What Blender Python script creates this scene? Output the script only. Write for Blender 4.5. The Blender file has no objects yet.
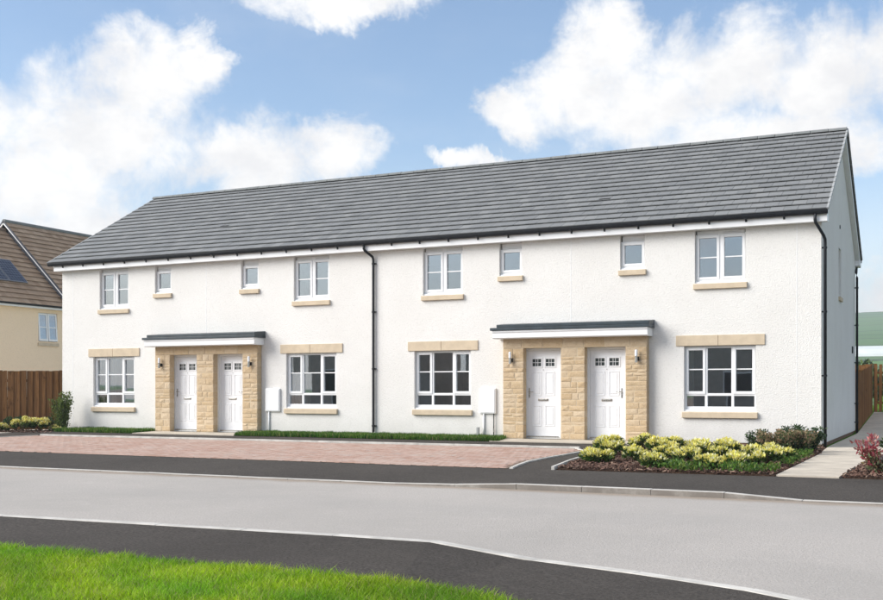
import bpy, math, random
import numpy as np
from mathutils import Vector, Matrix
random.seed(7); rng = np.random.default_rng(7)
R = math.radians
SC = bpy.context.scene
COL = SC.collection

# ------------------------------------------------------------------ camera
cd = bpy.data.cameras.new('camera'); cam = bpy.data.objects.new('camera', cd); COL.objects.link(cam)
cam.location = (2.5256, -24.4774, 1.2578); cam.rotation_euler = (R(90), 0, 0.4467)
cd.sensor_fit = 'HORIZONTAL'; cd.sensor_width = 36; cd.lens = 43.24; cd.shift_y = 0.1035
cd.clip_start = .1; cd.clip_end = 6000
SC.camera = cam

# ------------------------------------------------------------------ sun + exposure
SUN_L = Vector((1.35, 1.0, -1.05)).normalized()          # direction the light travels
sl = bpy.data.lights.new('sun', 'SUN'); so = bpy.data.objects.new('sun', sl); COL.objects.link(so)
sl.energy = 3.5; sl.angle = R(42); sl.color = (1.0, .96, .90)
so.rotation_euler = SUN_L.to_track_quat('-Z', 'Y').to_euler(); so.location = (-30, -20, 30)
SUN_EL = math.asin(-SUN_L.z); SUN_AZ = math.atan2(-SUN_L.x, -SUN_L.y)
SC.view_settings.view_transform = 'Standard'; SC.view_settings.look = 'None'
SC.view_settings.exposure = 0.54; SC.view_settings.gamma = 1.0
SC.view_settings.use_curve_mapping = False

# ------------------------------------------------------------------ node helpers
class NT:
    def __init__(s, tree): s.t = tree; s.n = tree.nodes; s.l = tree.links
    def new(s, typ, **kw):
        n = s.n.new(typ)
        for k, v in kw.items(): setattr(n, k, v)
        return n
    def put(s, sock, v):
        if isinstance(v, bpy.types.NodeSocket): s.l.new(v, sock)
        elif v is not None: sock.default_value = v
    def math(s, op, a, b=None, c=None, clamp=False):
        n = s.new('ShaderNodeMath', operation=op, use_clamp=clamp)
        for i, v in enumerate((a, b, c)):
            if v is not None: s.put(n.inputs[i], v)
        return n.outputs[0]
    def vmath(s, op, a, b=None, out=0):
        n = s.new('ShaderNodeVectorMath', operation=op)
        s.put(n.inputs[0], a)
        if b is not None: s.put(n.inputs[1], b)
        return n.outputs[out]
    def noise(s, vec, scale, detail=4, rough=.55, dist=0, out='Fac'):
        n = s.new('ShaderNodeTexNoise')
        if vec is not None: s.put(n.inputs['Vector'], vec)
        n.inputs['Scale'].default_value = scale; n.inputs['Detail'].default_value = detail
        n.inputs['Roughness'].default_value = rough; n.inputs['Distortion'].default_value = dist
        return n.outputs[out]
    def remap(s, v, a, b, c=0., d=1., smooth=True):
        n = s.new('ShaderNodeMapRange'); n.interpolation_type = 'SMOOTHSTEP' if smooth else 'LINEAR'
        s.put(n.inputs[0], v)
        for i, x in enumerate((a, b, c, d)): n.inputs[i+1].default_value = x
        return n.outputs[0]
    def mix(s, f, a, b, blend='MIX'):
        n = s.new('ShaderNodeMix', data_type='RGBA', blend_type=blend)
        s.put(n.inputs[0], f)
        for i, v in ((6, a), (7, b)):
            if not isinstance(v, bpy.types.NodeSocket): v = (*v, 1) if len(v) == 3 else v
            s.put(n.inputs[i], v)
        return n.outputs[2]
    def ramp(s, f, stops):
        n = s.new('ShaderNodeValToRGB'); e = n.color_ramp.elements
        while len(e) < len(stops): e.new(.5)
        for i, (p, c) in enumerate(stops): e[i].position = p; e[i].color = (*c, 1)
        s.put(n.inputs[0], f); return n.outputs[0]

# ------------------------------------------------------------------ world: blue sky with cumulus
W = bpy.data.worlds.new('World'); SC.world = W; W.use_nodes = True
w = NT(W.node_tree); w.n.clear()
wo = w.new('ShaderNodeOutputWorld'); bg = w.new('ShaderNodeBackground'); w.l.new(bg.outputs[0], wo.inputs[0])
sky = w.new('ShaderNodeTexSky'); sky.sky_type = 'NISHITA'; sky.sun_disc = False
sky.sun_elevation = SUN_EL; sky.sun_rotation = SUN_AZ; sky.altitude = 100
sky.air_density = 1.0; sky.dust_density = 1.0; sky.ozone_density = 3.0
tc = w.new('ShaderNodeTexCoord'); D = w.vmath('NORMALIZE', tc.outputs['Generated'])
sp = w.new('ShaderNodeSeparateXYZ'); w.l.new(D, sp.inputs[0])
YAW = 0.4467
ca, sa = math.cos(YAW), math.sin(YAW)
# compass bearing (degrees, 0 = street-to-garden bearing of the photograph) and elevation
rx = w.math('ADD', w.math('MULTIPLY', sp.outputs[0], ca), w.math('MULTIPLY', sp.outputs[1], sa))
ry = w.math('ADD', w.math('MULTIPLY', sp.outputs[0], -sa), w.math('MULTIPLY', sp.outputs[1], ca))
az = w.math('MULTIPLY', w.math('ARCTAN2', rx, ry), 57.2958)
el = w.math('MULTIPLY', w.math('ARCSINE', sp.outputs[2]), 57.2958)
cmb = w.new('ShaderNodeCombineXYZ'); w.l.new(az, cmb.inputs[0]); w.l.new(el, cmb.inputs[1])
P0 = cmb.outputs[0]
wn = w.noise(D, 11, 8, .66, .4, 'Color')
warp = w.vmath('MULTIPLY', w.vmath('SUBTRACT', wn, (.5, .5, .5)), (6.4, 4.8, 0))
P = w.vmath('ADD', P0, warp)
def pxdir(u, v): 
    t = (u-441.5)/1060.6; q = (391.4-v)/1060.6
    return math.degrees(math.atan(t)), math.degrees(math.atan(q/math.sqrt(1+t*t)))
lobes = [(140, 80, 75, 50), (110, 130, 110, 60), (30, 175, 110, 55), (200, 60, 38, 36), (250, 165, 80, 40), (330, 152, 62, 36), (-60, 150, 90, 70),
         (345, -2, 110, 24), (610, 50, 50, 46), (570, 95, 70, 45), (640, 100, 110, 60), (735, 70, 85, 55), (830, 75, 75, 55),
         (920, 60, 80, 60), (470, 160, 45, 12), (760, 150, 160, 40), (905, 285, 60, 45), (515, 110, 42, 28), (75, 235, 120, 40), (-130, 230, 120, 60)]
dens = None
for (u, v, a, b) in lobes:
    c = pxdir(u, v); ra, rb = a/18.5*1.0, b/18.5*1.0
    q = w.vmath('MULTIPLY', w.vmath('SUBTRACT', P, (c[0], c[1], 0)), (1/ra, 1/rb, 0))
    d = w.math('SUBTRACT', 1.0, w.vmath('DOT_PRODUCT', q, q, 1))
    dens = d if dens is None else w.math('SMOOTH_MAX', dens, d, .35)
# same kind of clouds all round the sky
g = w.noise(w.vmath('MULTIPLY', D, (1, 1, 1.7)), 3.1, 6, .55)
gd = w.math('MULTIPLY', w.math('SUBTRACT', g, .465), 7.0)
offx = w.remap(w.math('ABSOLUTE', az), 28, 44); offy = w.remap(el, 23, 34)
off = w.math('MAXIMUM', offx, offy)
dn = w.math('ADD', w.math('MULTIPLY', dens, w.math('SUBTRACT', 1, off)), w.math('MULTIPLY', gd, off))
fine = w.noise(D, 22, 9, .66, .3)
dn = w.math('ADD', dn, w.math('MULTIPLY', w.math('SUBTRACT', fine, .5), 2.0))
mask = w.remap(dn, -.25, .95)
veil = w.remap(w.noise(w.vmath('MULTIPLY', D, (1, 1, 2.5)), 4.0, 5, .6), .42, .8, 0, .16)
mask = w.math('MAXIMUM', mask, veil)
hz = w.remap(el, 0, 14, .7, 0)
mask = w.math('MAXIMUM', mask, hz)
shade = w.noise(w.vmath('MULTIPLY', D, (1, 1, 1.5)), 12, 7, .62)
ccol = w.mix(w.remap(shade, .3, .62), (4.3, 4.28, 4.32), (5.2, 5.13, 5.03))
skyc = w.mix(1.0, sky.outputs[0], (1.0, .96, .91), 'MULTIPLY')
fc = w.mix(mask, skyc, ccol)
w.l.new(fc, bg.inputs[0]); bg.inputs[1].default_value = .15

# ------------------------------------------------------------------ materials
MATS = {}
def mat(name):
    m = bpy.data.materials.new(name); m.use_nodes = True; MATS[name] = m
    t = NT(m.node_tree); b = m.node_tree.nodes['Principled BSDF']
    b.inputs['Specular IOR Level'].default_value = .3
    geo = t.new('ShaderNodeNewGeometry')
    return m, t, b, geo.outputs['Position']
def bump(t, b, h, dist, strength=1.0):
    n = t.new('ShaderNodeBump'); n.inputs['Strength'].default_value = strength; n.inputs['Distance'].default_value = dist
    t.put(n.inputs['Height'], h); t.l.new(n.outputs[0], b.inputs['Normal'])
def simple(name, col, rough=.5, var=.06, scale=6, metallic=0, spec=.4, bmp=None, var_scale2=None):
    m, t, b, p = mat(name)
    n = t.noise(p, scale, 5, .6)
    lo = tuple(max(0, c*(1-var)) for c in col); hi = tuple(min(1, c*(1+var)) for c in col)
    t.l.new(t.mix(t.remap(n, .3, .7), lo, hi), b.inputs['Base Color'])
    t.l.new(t.remap(t.noise(p, scale*3, 3), .3, .7, max(0, rough-.07), min(1, rough+.07)), b.inputs['Roughness'])
    b.inputs['Metallic'].default_value = metallic; b.inputs['Specular IOR Level'].default_value = spec
    if bmp: bump(t, b, t.noise(p, bmp[0], 4, .6), bmp[1])
    return m

def render_mat(name, col, dirt):
    m, t, b, p = mat(name)
    big = t.noise(p, .7, 5, .6); med = t.noise(p, 7, 5, .65); grit = t.noise(p, 33, 4, .7)
    c = t.mix(t.remap(big, .35, .7, 0, .55), col, dirt)
    c = t.mix(t.remap(med, .45, .75, 0, .35), c, dirt)
    # splash zone dirt just above the ground: a ragged stain
    z = t.new('ShaderNodeSeparateXYZ'); t.l.new(p, z.inputs[0])
    zz = t.math('ADD', z.outputs[2], t.math('MULTIPLY', t.math('SUBTRACT', t.noise(p, 2.3, 5, .65), .5), .9))
    c = t.mix(t.remap(zz, .05, .7, .45, 0), c, tuple(x*.82 for x in dirt))
    pit = t.noise(p, 21, 3, .7)
    c = t.mix(t.remap(pit, .25, .51, .34, 0), c, tuple(x*.7 for x in dirt))
    t.l.new(c, b.inputs['Base Color']); b.inputs['Roughness'].default_value = .95; b.inputs['Specular IOR Level'].default_value = .1
    v = t.new('ShaderNodeTexVoronoi'); v.inputs['Scale'].default_value = 55; t.l.new(p, v.inputs['Vector'])
    h = t.math('ADD', t.math('MULTIPLY', t.math('SUBTRACT', 1, v.outputs['Distance']), .6), grit)
    h = t.math('ADD', t.math('MULTIPLY', h, .8), t.math('MULTIPLY', pit, .45))
    bump(t, b, h, .010, 1.0)
    return m
M_RENDER = render_mat('white_roughcast', (.80, .79, .765), (.735, .72, .69))
M_CREAM = render_mat('cream_roughcast', (.95, .76, .55), (.92, .73, .52))
M_PVC = simple('white_pvc', (.84, .85, .86), .35, .02, 3, spec=.45)
M_DOOR = simple('white_door_paint', (.85, .86, .88), .33, .015, 3, spec=.5)
M_BLACK = simple('black_plastic', (.011, .013, .017), .45, .25, 9, spec=.3)
M_ROOFTRIM = simple('dark_grey_trim', (.035, .05, .06), .4, .2, 4, spec=.4)
M_STEEL = simple('brushed_steel', (.5, .49, .47), .3, .1, 30, 1.0)
M_BRASS = simple('worn_letter_plate', (.42, .38, .33), .35, .2, 40, 1.0)
M_LIGHT = simple('opal_diffuser', (.86, .88, .92), .3, .02)
M_MORTAR = simple('pale_mortar', (.60, .50, .36), .95, .12, 20, spec=.1, bmp=(60, .004))
M_SAND = simple('cast_stone', (.60, .50, .37), .85, .07, 5, spec=.15, bmp=(80, .002))
M_BRICK = simple('brown_base_course', (.2, .13, .09), .95, .25, 12, spec=.1, bmp=(40, .005))
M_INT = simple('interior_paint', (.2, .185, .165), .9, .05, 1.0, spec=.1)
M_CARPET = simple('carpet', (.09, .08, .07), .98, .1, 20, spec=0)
M_CURT = simple('pale_curtain', (.62, .62, .58), .95, .06, 4, spec=.05)
M_DARKFURN = simple('dark_furniture', (.035, .035, .042), .6, .1, 3, spec=.2)
M_SOLAR_FR = simple('panel_frame', (.25, .26, .28), .35, .1, 5, .8)

def stone_mat():
    m, t, b, p = mat('honey_sandstone')
    oi = t.new('ShaderNodeObjectInfo')
    base = t.ramp(oi.outputs['Random'], [(0, (.50, .365, .215)), (.25, (.58, .45, .29)), (.5, (.53, .395, .24)), (.75, (.62, .505, .36)), (1, (.53, .41, .27))])
    n = t.noise(p, 9, 6, .65); n2 = t.noise(p, 45, 4, .6)
    c = t.mix(t.remap(n, .35, .72, 0, .5), base, (.40, .28, .165))
    c = t.mix(t.remap(n2, .42, .75, 0, .55), c, (.68, .57, .43))
    t.l.new(c, b.inputs['Base Color']); b.inputs['Roughness'].default_value = .95; b.inputs['Specular IOR Level'].default_value = .1
    bump(t, b, t.math('ADD', t.noise(p, 16, 5, .7), t.math('MULTIPLY', n2, .4)), .014)
    return m
M_STONE = stone_mat()

def tile_mat(name, cols, island):
    m, t, b, p = mat(name)
    if island:
        rnd = t.new('ShaderNodeNewGeometry').outputs['Random Per Island']
    else:
        rnd = t.new('ShaderNodeObjectInfo').outputs['Random']
    base = t.ramp(rnd, [(0, cols[0]), (.3, cols[1]), (.7, cols[2]), (1, cols[3])])
    n = t.noise(p, 1.3, 5, .6); n2 = t.noise(p, 30, 4, .6)
    c = t.mix(t.remap(n, .35, .7, 0, .22), base, tuple(x*.8 for x in cols[1]))
    c = t.mix(t.remap(n2, .5, .8, 0, .3), c, tuple(min(1, x*1.5) for x in cols[2]))
    t.l.new(c, b.inputs['Base Color']); b.inputs['Roughness'].default_value = .72; b.inputs['Specular IOR Level'].default_value = .25
    bump(t, b, n2, .003)
    return m
GREY = [(.178, .185, .189), (.195, .202, .206), (.21, .217, .22), (.236, .242, .243)]
BROWN = [(.27, .18, .115), (.32, .22, .145), (.35, .245, .165), (.40, .29, .20)]
M_TILE_I = tile_mat('grey_concrete_tile_mass', GREY, True)
M_TILE_O = tile_mat('grey_concrete_tile', GREY, False)
M_TILE_B = tile_mat('brown_concrete_tile_mass', BROWN, True)
M_RIDGE = simple('ridge_tile_grey', (.19, .2, .2), .75, .12, 4, spec=.2)
M_RIDGEB = simple('ridge_tile_brown', (.2, .15, .11), .75, .12, 4, spec=.2)
M_VERGE = simple('verge_cap', (.34, .35, .35), .6, .1, 5)
M_UNDER = simple('roof_underlay', (.05, .05, .05), .95, .1, 3, spec=.1)
M_BARGE_D = simple('dark_grey_cladding', (.055, .06, .075), .6, .15, 4)

def glass_mat():
    m, t, b, p = mat('window_glass'); out = t.n['Material Output']
    tr = t.new('ShaderNodeBsdfTransparent'); tr.inputs[0].default_value = (.80, .84, .85, 1)
    gl = t.new('ShaderNodeBsdfGlossy'); gl.inputs['Roughness'].default_value = .012; gl.inputs[0].default_value = (.86, .92, .98, 1)
    lw = t.new('ShaderNodeFresnel'); lw.inputs['IOR'].default_value = 1.95
    bn = t.new('ShaderNodeBump'); bn.inputs['Distance'].default_value = .0015; bn.inputs['Strength'].default_value = .25
    t.l.new(t.noise(p, 1.7, 2, .4), bn.inputs['Height']); t.l.new(bn.outputs[0], gl.inputs['Normal'])
    f = t.math('ADD', t.math('MULTIPLY', lw.outputs[0], 2.4), .10, clamp=True)
    mx = t.new('ShaderNodeMixShader'); t.l.new(f, mx.inputs[0]); t.l.new(tr.outputs[0], mx.inputs[1]); t.l.new(gl.outputs[0], mx.inputs[2])
    t.l.new(mx.outputs[0], out.inputs[0]); t.n.remove(b)
    return m
M_GLASS = glass_mat()

def asphalt(name, dark, light, fine=90, patch=.5):
    m, t, b, p = mat(name)
    f = t.noise(p, fine, 3, .75); big = t.noise(p, patch, 5, .6); mid = t.noise(p, 6, 5, .65)
    c = t.mix(t.remap(f, .3, .7), dark, light)
    c = t.mix(t.remap(big, .35, .7, 0, .4), c, tuple(x*.8 for x in dark))
    c = t.mix(t.remap(mid, .5, .78, 0, .35), c, tuple(min(1, x*1.12) for x in light))
    t.l.new(c, b.inputs['Base Color']); b.inputs['Roughness'].default_value = .9; b.inputs['Specular IOR Level'].default_value = .2
    bump(t, b, f, .006)
    return m
M_FOOT = asphalt('dark_new_asphalt', (.036, .031, .026), (.098, .086, .075), 42)
def road_mat():
    m, t, b, p = mat('pale_worn_asphalt')
    f = t.noise(p, 48, 3, .75); big = t.noise(p, .35, 5, .6); mid = t.noise(p, 5, 5, .65)
    c = t.mix(t.remap(f, .3, .7), (.35, .323, .294), (.50, .467, .432))
    c = t.mix(t.remap(big, .35, .7, 0, .55), c, (.335, .315, .29))
    c = t.mix(t.remap(mid, .55, .8, 0, .3), c, (.55, .52, .485))
    # silt washed against the kerb channel
    s = t.new('ShaderNodeSeparateXYZ'); t.l.new(p, s.inputs[0])
    e = t.math('ADD', s.outputs[1], t.math('MULTIPLY', t.noise(p, 1.6, 5, .65), .35))
    k = t.remap(e, -11.45, -11.12, 0, .55)
    c = t.mix(k, c, (.25, .18, .115))
    st = t.remap(t.math('ABSOLUTE', t.math('SUBTRACT', s.outputs[1], t.math('ADD', -13.9, t.math('MULTIPLY', t.noise(p, .12, 2), .5)))), 0, .9, .14, 0)
    c = t.mix(st, c, (.29, .28, .27))
    t.l.new(c, b.inputs['Base Color']); b.inputs['Roughness'].default_value = .85; b.inputs['Specular IOR Level'].default_value = .25
    bump(t, b, f, .006)
    return m
M_ROAD = road_mat()
M_CONC = simple('pale_concrete', (.53, .475, .395), .9, .12, 2.5, spec=.15, bmp=(70, .003))
M_KERB = simple('kerb_concrete', (.55, .53, .49), .9, .18, 3.5, spec=.15, bmp=(60, .003))
def kerb_mat():
    m, t, b, p = mat('kerb_concrete')
    s = t.new('ShaderNodeSeparateXYZ'); t.l.new(p, s.inputs[0])
    c = t.mix(t.remap(t.noise(p, 3.5, 5, .65), .3, .7), (.47, .45, .41), (.58, .56, .52))
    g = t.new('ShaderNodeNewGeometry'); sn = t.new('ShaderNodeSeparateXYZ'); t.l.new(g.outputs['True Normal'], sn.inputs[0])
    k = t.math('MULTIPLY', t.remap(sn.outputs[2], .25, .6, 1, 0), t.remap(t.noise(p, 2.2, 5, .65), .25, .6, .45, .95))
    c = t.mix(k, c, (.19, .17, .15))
    t.l.new(c, b.inputs['Base Color']); b.inputs['Roughness'].default_value = .9; b.inputs['Specular IOR Level'].default_value = .15
    bump(t, b, t.noise(p, 60, 4, .6), .003); return m
M_KERBS = kerb_mat()
M_SOIL = simple('dark_soil', (.055, .034, .024), .98, .4, 9, spec=.05, bmp=(12, .06))
M_CHIP = None
def chips_mat():
    m, t, b, p = mat('bark_chips'); rnd = t.new('ShaderNodeNewGeometry').outputs['Random Per Island']
    t.l.new(t.ramp(rnd, [(0, (.04, .022, .016)), (.4, (.10, .055, .04)), (.8, (.17, .10, .075)), (1, (.28, .2, .15))]), b.inputs['Base Color'])
    b.inputs['Roughness'].default_value = .95; return m
M_CHIP = chips_mat()
def paver_mat():
    m, t, b, p = mat('pink_block_paving'); rnd = t.new('ShaderNodeNewGeometry').outputs['Random Per Island']
    c = t.ramp(rnd, [(0, (.37, .235, .18)), (.25, (.42, .28, .225)), (.55, (.45, .31, .255)), (.85, (.485, .35, .295)), (1, (.43, .355, .31))])
    n = t.noise(p, .8, 5, .65)
    c = t.mix(t.remap(n, .4, .75, 0, .4), c, (.56, .48, .42))
    c = t.mix(t.remap(t.noise(p, 25, 4, .65), .5, .8, 0, .3), c, (.37, .25, .2))
    t.l.new(c, b.inputs['Base Color']); b.inputs['Roughness'].default_value = .92; b.inputs['Specular IOR Level'].default_value = .12
    bump(t, b, t.noise(p, 90, 3, .7), .003); return m
M_PAVER = paver_mat()
M_JOINT = simple('joint_sand', (.24, .18, .14), .98, .15, 10, spec=.05)
M_TURF = simple('turf', (.085, .18, .016), .98, .35, 5, spec=.05, bmp=(18, .05))
def wood_mat(name, a, bcol):
    m, t, b, p = mat(name); oi = t.new('ShaderNodeObjectInfo')
    mp = t.vmath('MULTIPLY', p, (1, 1, .06)); off = t.vmath('ADD', mp, oi.outputs['Location'])
    n = t.noise(off, 30, 5, .65); kn = t.noise(t.vmath('MULTIPLY', p, (1, 1, .5)), 5, 4, .6)
    c = t.mix(t.remap(n, .3, .7), a, bcol)
    c = t.mix(t.remap(oi.outputs['Random'], 0, 1, 0, .55, False), c, tuple(x*.5 for x in a))
    c = t.mix(t.remap(kn, .58, .72, 0, .75), c, tuple(x*.33 for x in a))
    t.l.new(c, b.inputs['Base Color']); b.inputs['Roughness'].default_value = .85; b.inputs['Specular IOR Level'].default_value = .15
    bump(t, b, n, .006); return m
M_WOOD = wood_mat('brown_stained_timber', (.14, .065, .024), (.26, .13, .05))
M_WOOD2 = wood_mat('tan_timber', (.24, .115, .045), (.36, .19, .08))
def leaf_mat(name, trans=.35, rough=.5):
    m, t, b, p = mat(name); out = t.n['Material Output']
    a = t.new('ShaderNodeVertexColor'); a.layer_name = 'col'
    t.l.new(a.outputs[0], b.inputs['Base Color']); b.inputs['Roughness'].default_value = rough
    tl = t.new('ShaderNodeBsdfTranslucent'); t.l.new(a.outputs[0], tl.inputs[0])
    mx = t.new('ShaderNodeMixShader'); mx.inputs[0].default_value = trans
    t.l.new(b.outputs[0], mx.inputs[1]); t.l.new(tl.outputs[0], mx.inputs[2]); t.l.new(mx.outputs[0], out.inputs[0])
    return m
M_LEAF = leaf_mat('leaf')
M_GRASS = leaf_mat('grass_blade', .5, .6)
M_TWIG = simple('twig', (.09, .055, .035), .9, .2, 20)
def hill_mat():
    m, t, b, p = mat('hill_fields')
    s = t.new('ShaderNodeSeparateXYZ'); t.l.new(p, s.inputs[0])
    v = t.new('ShaderNodeTexVoronoi'); v.feature = 'F1'; v.inputs['Scale'].default_value = .011; t.l.new(t.vmath('MULTIPLY', p, (.7, 1.4, 0)), v.inputs['Vector'])
    v2 = t.new('ShaderNodeTexVoronoi'); v2.feature = 'DISTANCE_TO_EDGE'; v2.inputs['Scale'].default_value = .011; t.l.new(t.vmath('MULTIPLY', p, (.7, 1.4, 0)), v2.inputs['Vector'])
    sc = t.new('ShaderNodeSeparateXYZ'); t.l.new(v.outputs['Color'], sc.inputs[0])
    c = t.ramp(sc.outputs[0], [(0, (.07, .15, .045)), (.4, (.10, .20, .06)), (.7, (.09, .17, .07)), (1, (.15, .22, .09))])
    c = t.mix(t.remap(v2.outputs['Distance'], .015, .05, 1, 0), c, (.025, .05, .02))
    c = t.mix(t.remap(t.noise(p, .03, 5), .4, .7, 0, .3), c, (.12, .17, .07))
    t.l.new(c, b.inputs['Base Color']); b.inputs['Roughness'].default_value = 1; return m
M_HILL = hill_mat()
def solar_mat():
    m, t, b, p = mat('solar_cells')
    s = t.new('ShaderNodeSeparateXYZ'); t.l.new(p, s.inputs[0])
    def line(v, per):
        f = t.math('FRACT', t.math('DIVIDE', v, per)); return t.math('LESS_THAN', t.math('MINIMUM', f, t.math('SUBTRACT', 1, f)), .05)
    k = t.math('MAXIMUM', line(s.outputs[1], .16), line(s.outputs[2], .115))
    t.l.new(t.mix(k, (.025, .03, .05), (.13, .14, .17)), b.inputs['Base Color']); b.inputs['Roughness'].default_value = .12
    b.inputs['Specular IOR Level'].default_value = .5; return m
M_SOLAR = solar_mat()
M_TUNNEL = simple('polytunnel_film', (.62, .66, .66), .4, .05, .2)

# ------------------------------------------------------------------ mesh helpers
WORLD = {}
def world_of(o): return WORLD.get(o.name, Vector((0, 0, 0))) if o else Vector((0, 0, 0))
def tagit(o, label=None, cat=None, group=None, kind=None):
    for k, v in (('label', label), ('category', cat), ('group', group), ('kind', kind)):
        if v: o[k] = v
    return o
def thing(name, loc, label, cat, group=None):
    o = bpy.data.objects.new(name, None); COL.objects.link(o); o.location = loc; WORLD[o.name] = Vector(loc)
    o.empty_display_size = .2
    return tagit(o, label, cat, group)
class MB:
    def __init__(s): s.v = []; s.f = []
    def quad(s, a, b, c, d): n = len(s.v); s.v += [a, b, c, d]; s.f.append((n, n+1, n+2, n+3)); return s
    def poly(s, pts): n = len(s.v); s.v += list(pts); s.f.append(tuple(range(n, n+len(pts)))); return s
    def box(s, x0, x1, y0, y1, z0, z1):
        n = len(s.v)
        s.v += [(x0, y0, z0), (x1, y0, z0), (x1, y1, z0), (x0, y1, z0), (x0, y0, z1), (x1, y0, z1), (x1, y1, z1), (x0, y1, z1)]
        s.f += [tuple(n+i for i in q) for q in ((0, 3, 2, 1), (4, 5, 6, 7), (0, 1, 5, 4), (1, 2, 6, 5), (2, 3, 7, 6), (3, 0, 4, 7))]
        return s
    def prism(s, prof, fn, closed=True):
        """prof: 2-D loop; fn(p, end) -> 3-D for end 0/1"""
        n = len(s.v); k = len(prof)
        s.v += [fn(p, 0) for p in prof] + [fn(p, 1) for p in prof]
        for i in range(k if closed else k-1): j = (i+1) % k; s.f.append((n+i, n+j, n+k+j, n+k+i))
        if closed: s.f.append(tuple(n+i for i in reversed(range(k)))); s.f.append(tuple(n+k+i for i in range(k)))
        return s
    def tube(s, pts, r, seg=10, caps=True):
        n0 = len(s.v); rs = r if isinstance(r, (list, tuple)) else [r]*len(pts)
        pts = [Vector(p) for p in pts]
        for i, p in enumerate(pts):
            a = (pts[min(i+1, len(pts)-1)]-pts[max(i-1, 0)]).normalized()
            u = a.cross(Vector((0, 0, 1)));  u = u if u.length > .05 else a.cross(Vector((0, 1, 0)))
            u.normalize(); q = a.cross(u)
            for k in range(seg):
                t = 2*math.pi*k/seg; s.v.append(tuple(p+(u*math.cos(t)+q*math.sin(t))*rs[i]))
        for i in range(len(pts)-1):
            for k in range(seg):
                a = n0+i*seg+k; b = n0+i*seg+(k+1) % seg; s.f.append((a, b, b+seg, a+seg))
        if caps:
            s.f.append(tuple(n0+k for k in reversed(range(seg)))); m = n0+(len(pts)-1)*seg; s.f.append(tuple(m+k for k in range(seg)))
        return s
    def build(s, name, m, parent=None, bevel=0, smooth=False, kind=None, label=None):
        o0 = world_of(parent)
        me = bpy.data.meshes.new(name); me.from_pydata([(x-o0.x, y-o0.y, z-o0.z) for x, y, z in s.v], [], s.f); me.update()
        me.materials.append(m)
        if smooth: me.polygons.foreach_set('use_smooth', [True]*len(me.polygons))
        o = bpy.data.objects.new(name, me); COL.objects.link(o)
        if parent: o.parent = parent; WORLD[o.name] = o0.copy()
        if bevel:
            b = o.modifiers.new('bevel', 'BEVEL'); b.width = bevel; b.segments = 2; b.limit_method = 'ANGLE'; b.harden_normals = False
        if kind: o['kind'] = kind
        if label: o['label'] = label
        return o
def inst(name, mesh, parent, loc, rot=(0, 0, 0), scale=(1, 1, 1)):
    o = bpy.data.objects.new(name, mesh); COL.objects.link(o); o.parent = parent
    o.location = Vector(loc)-world_of(parent); o.rotation_euler = rot; o.scale = scale; return o
def np_mesh(name, verts, faces_n, m, parent=None, cols=None, kind=None, smooth=False):
    """verts (N,3), faces as (F,k) int array"""
    o0 = world_of(parent); me = bpy.data.meshes.new(name)
    F, k = faces_n.shape
    me.vertices.add(len(verts)); me.vertices.foreach_set('co', (verts-np.array(o0)).astype(np.float32).ravel())
    me.loops.add(F*k); me.loops.foreach_set('vertex_index', faces_n.astype(np.int32).ravel())
    me.polygons.add(F); me.polygons.foreach_set('loop_start', np.arange(0, F*k, k, dtype=np.int32))
    if cols is not None:
        a = me.color_attributes.new('col', 'FLOAT_COLOR', 'POINT')
        a.data.foreach_set('color', np.concatenate([cols, np.ones((len(cols), 1))], 1).astype(np.float32).ravel())
    me.update(calc_edges=True); me.validate(); me.materials.append(m)
    o = bpy.data.objects.new(name, me); COL.objects.link(o)
    if parent: o.parent = parent; WORLD[o.name] = Vector(o0)
    if kind: o['kind'] = kind
    return o

# ================================================================== SETTING: ground
def sheet(name, xs, ys, zf, m, kind='structure'):
    xs = np.array(xs, float); ys = np.array(ys, float)
    X, Y = np.meshgrid(xs, ys); Z = np.vectorize(zf)(X, Y)
    v = np.stack([X, Y, Z], -1).reshape(-1, 3); nx = len(xs); q = []
    for j in range(len(ys)-1):
        for i in range(nx-1): a = j*nx+i; q.append((a, a+1, a+1+nx, a+nx))
    return np_mesh(name, v, np.array(q), m, kind=kind, smooth=True)
sheet('ground', [-1500, -200, 200, 1500], [-1500, -200, 60, 1600], lambda x, y: -.14, M_TURF)

def lerp(x, pts):
    return float(np.interp(x, [p[0] for p in pts], [p[1] for p in pts]))
FK = lambda x: lerp(x, [(-4.0, -.045), (-2.9, .014), (0.0, .014), (.95, -.045)])          # top of far kerb
NKY = [(-45, -17.05), (-6, -16.87), (-1.3, -16.62), (-.44, -16.66), (.93, -17.05), (1.8, -17.45), (2.7, -18.2), (3.4, -19.2), (3.9, -20.6), (4.1, -23), (4.1, -40)]
NKZ = lambda x: lerp(x, [(-1.35, .04), (-.45, -.045)])
# road surface
rd = MB()
near = [(x, y) for x, y in NKY]
poly = [(-45, -11.2), *[(x, y) for x, y in near], (25, -40), (25, -11.2)]
rd.poly([(x, y, -.06) for x, y in reversed(poly)])
rd.build('road', M_ROAD, kind='structure')
# far footway: dark asphalt from the kerb back to the buildings
xs = sorted(set(np.linspace(-45, 14, 60).tolist()+[-4.0, -3.6, -3.45, -2.9, 0, .95]))
sheet('far_footway', xs, [-11.1, -10.2, -9.3, -8.4, -5, -2.55, -1.2], lambda x, y: FK(x)-.006+(0.012-FK(x)+.006)*min(1, max(0, (y+11.1)/1.8))+(max(0, y+2.55)*.05 if x < -3.5 else 0), M_FOOT)
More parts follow.
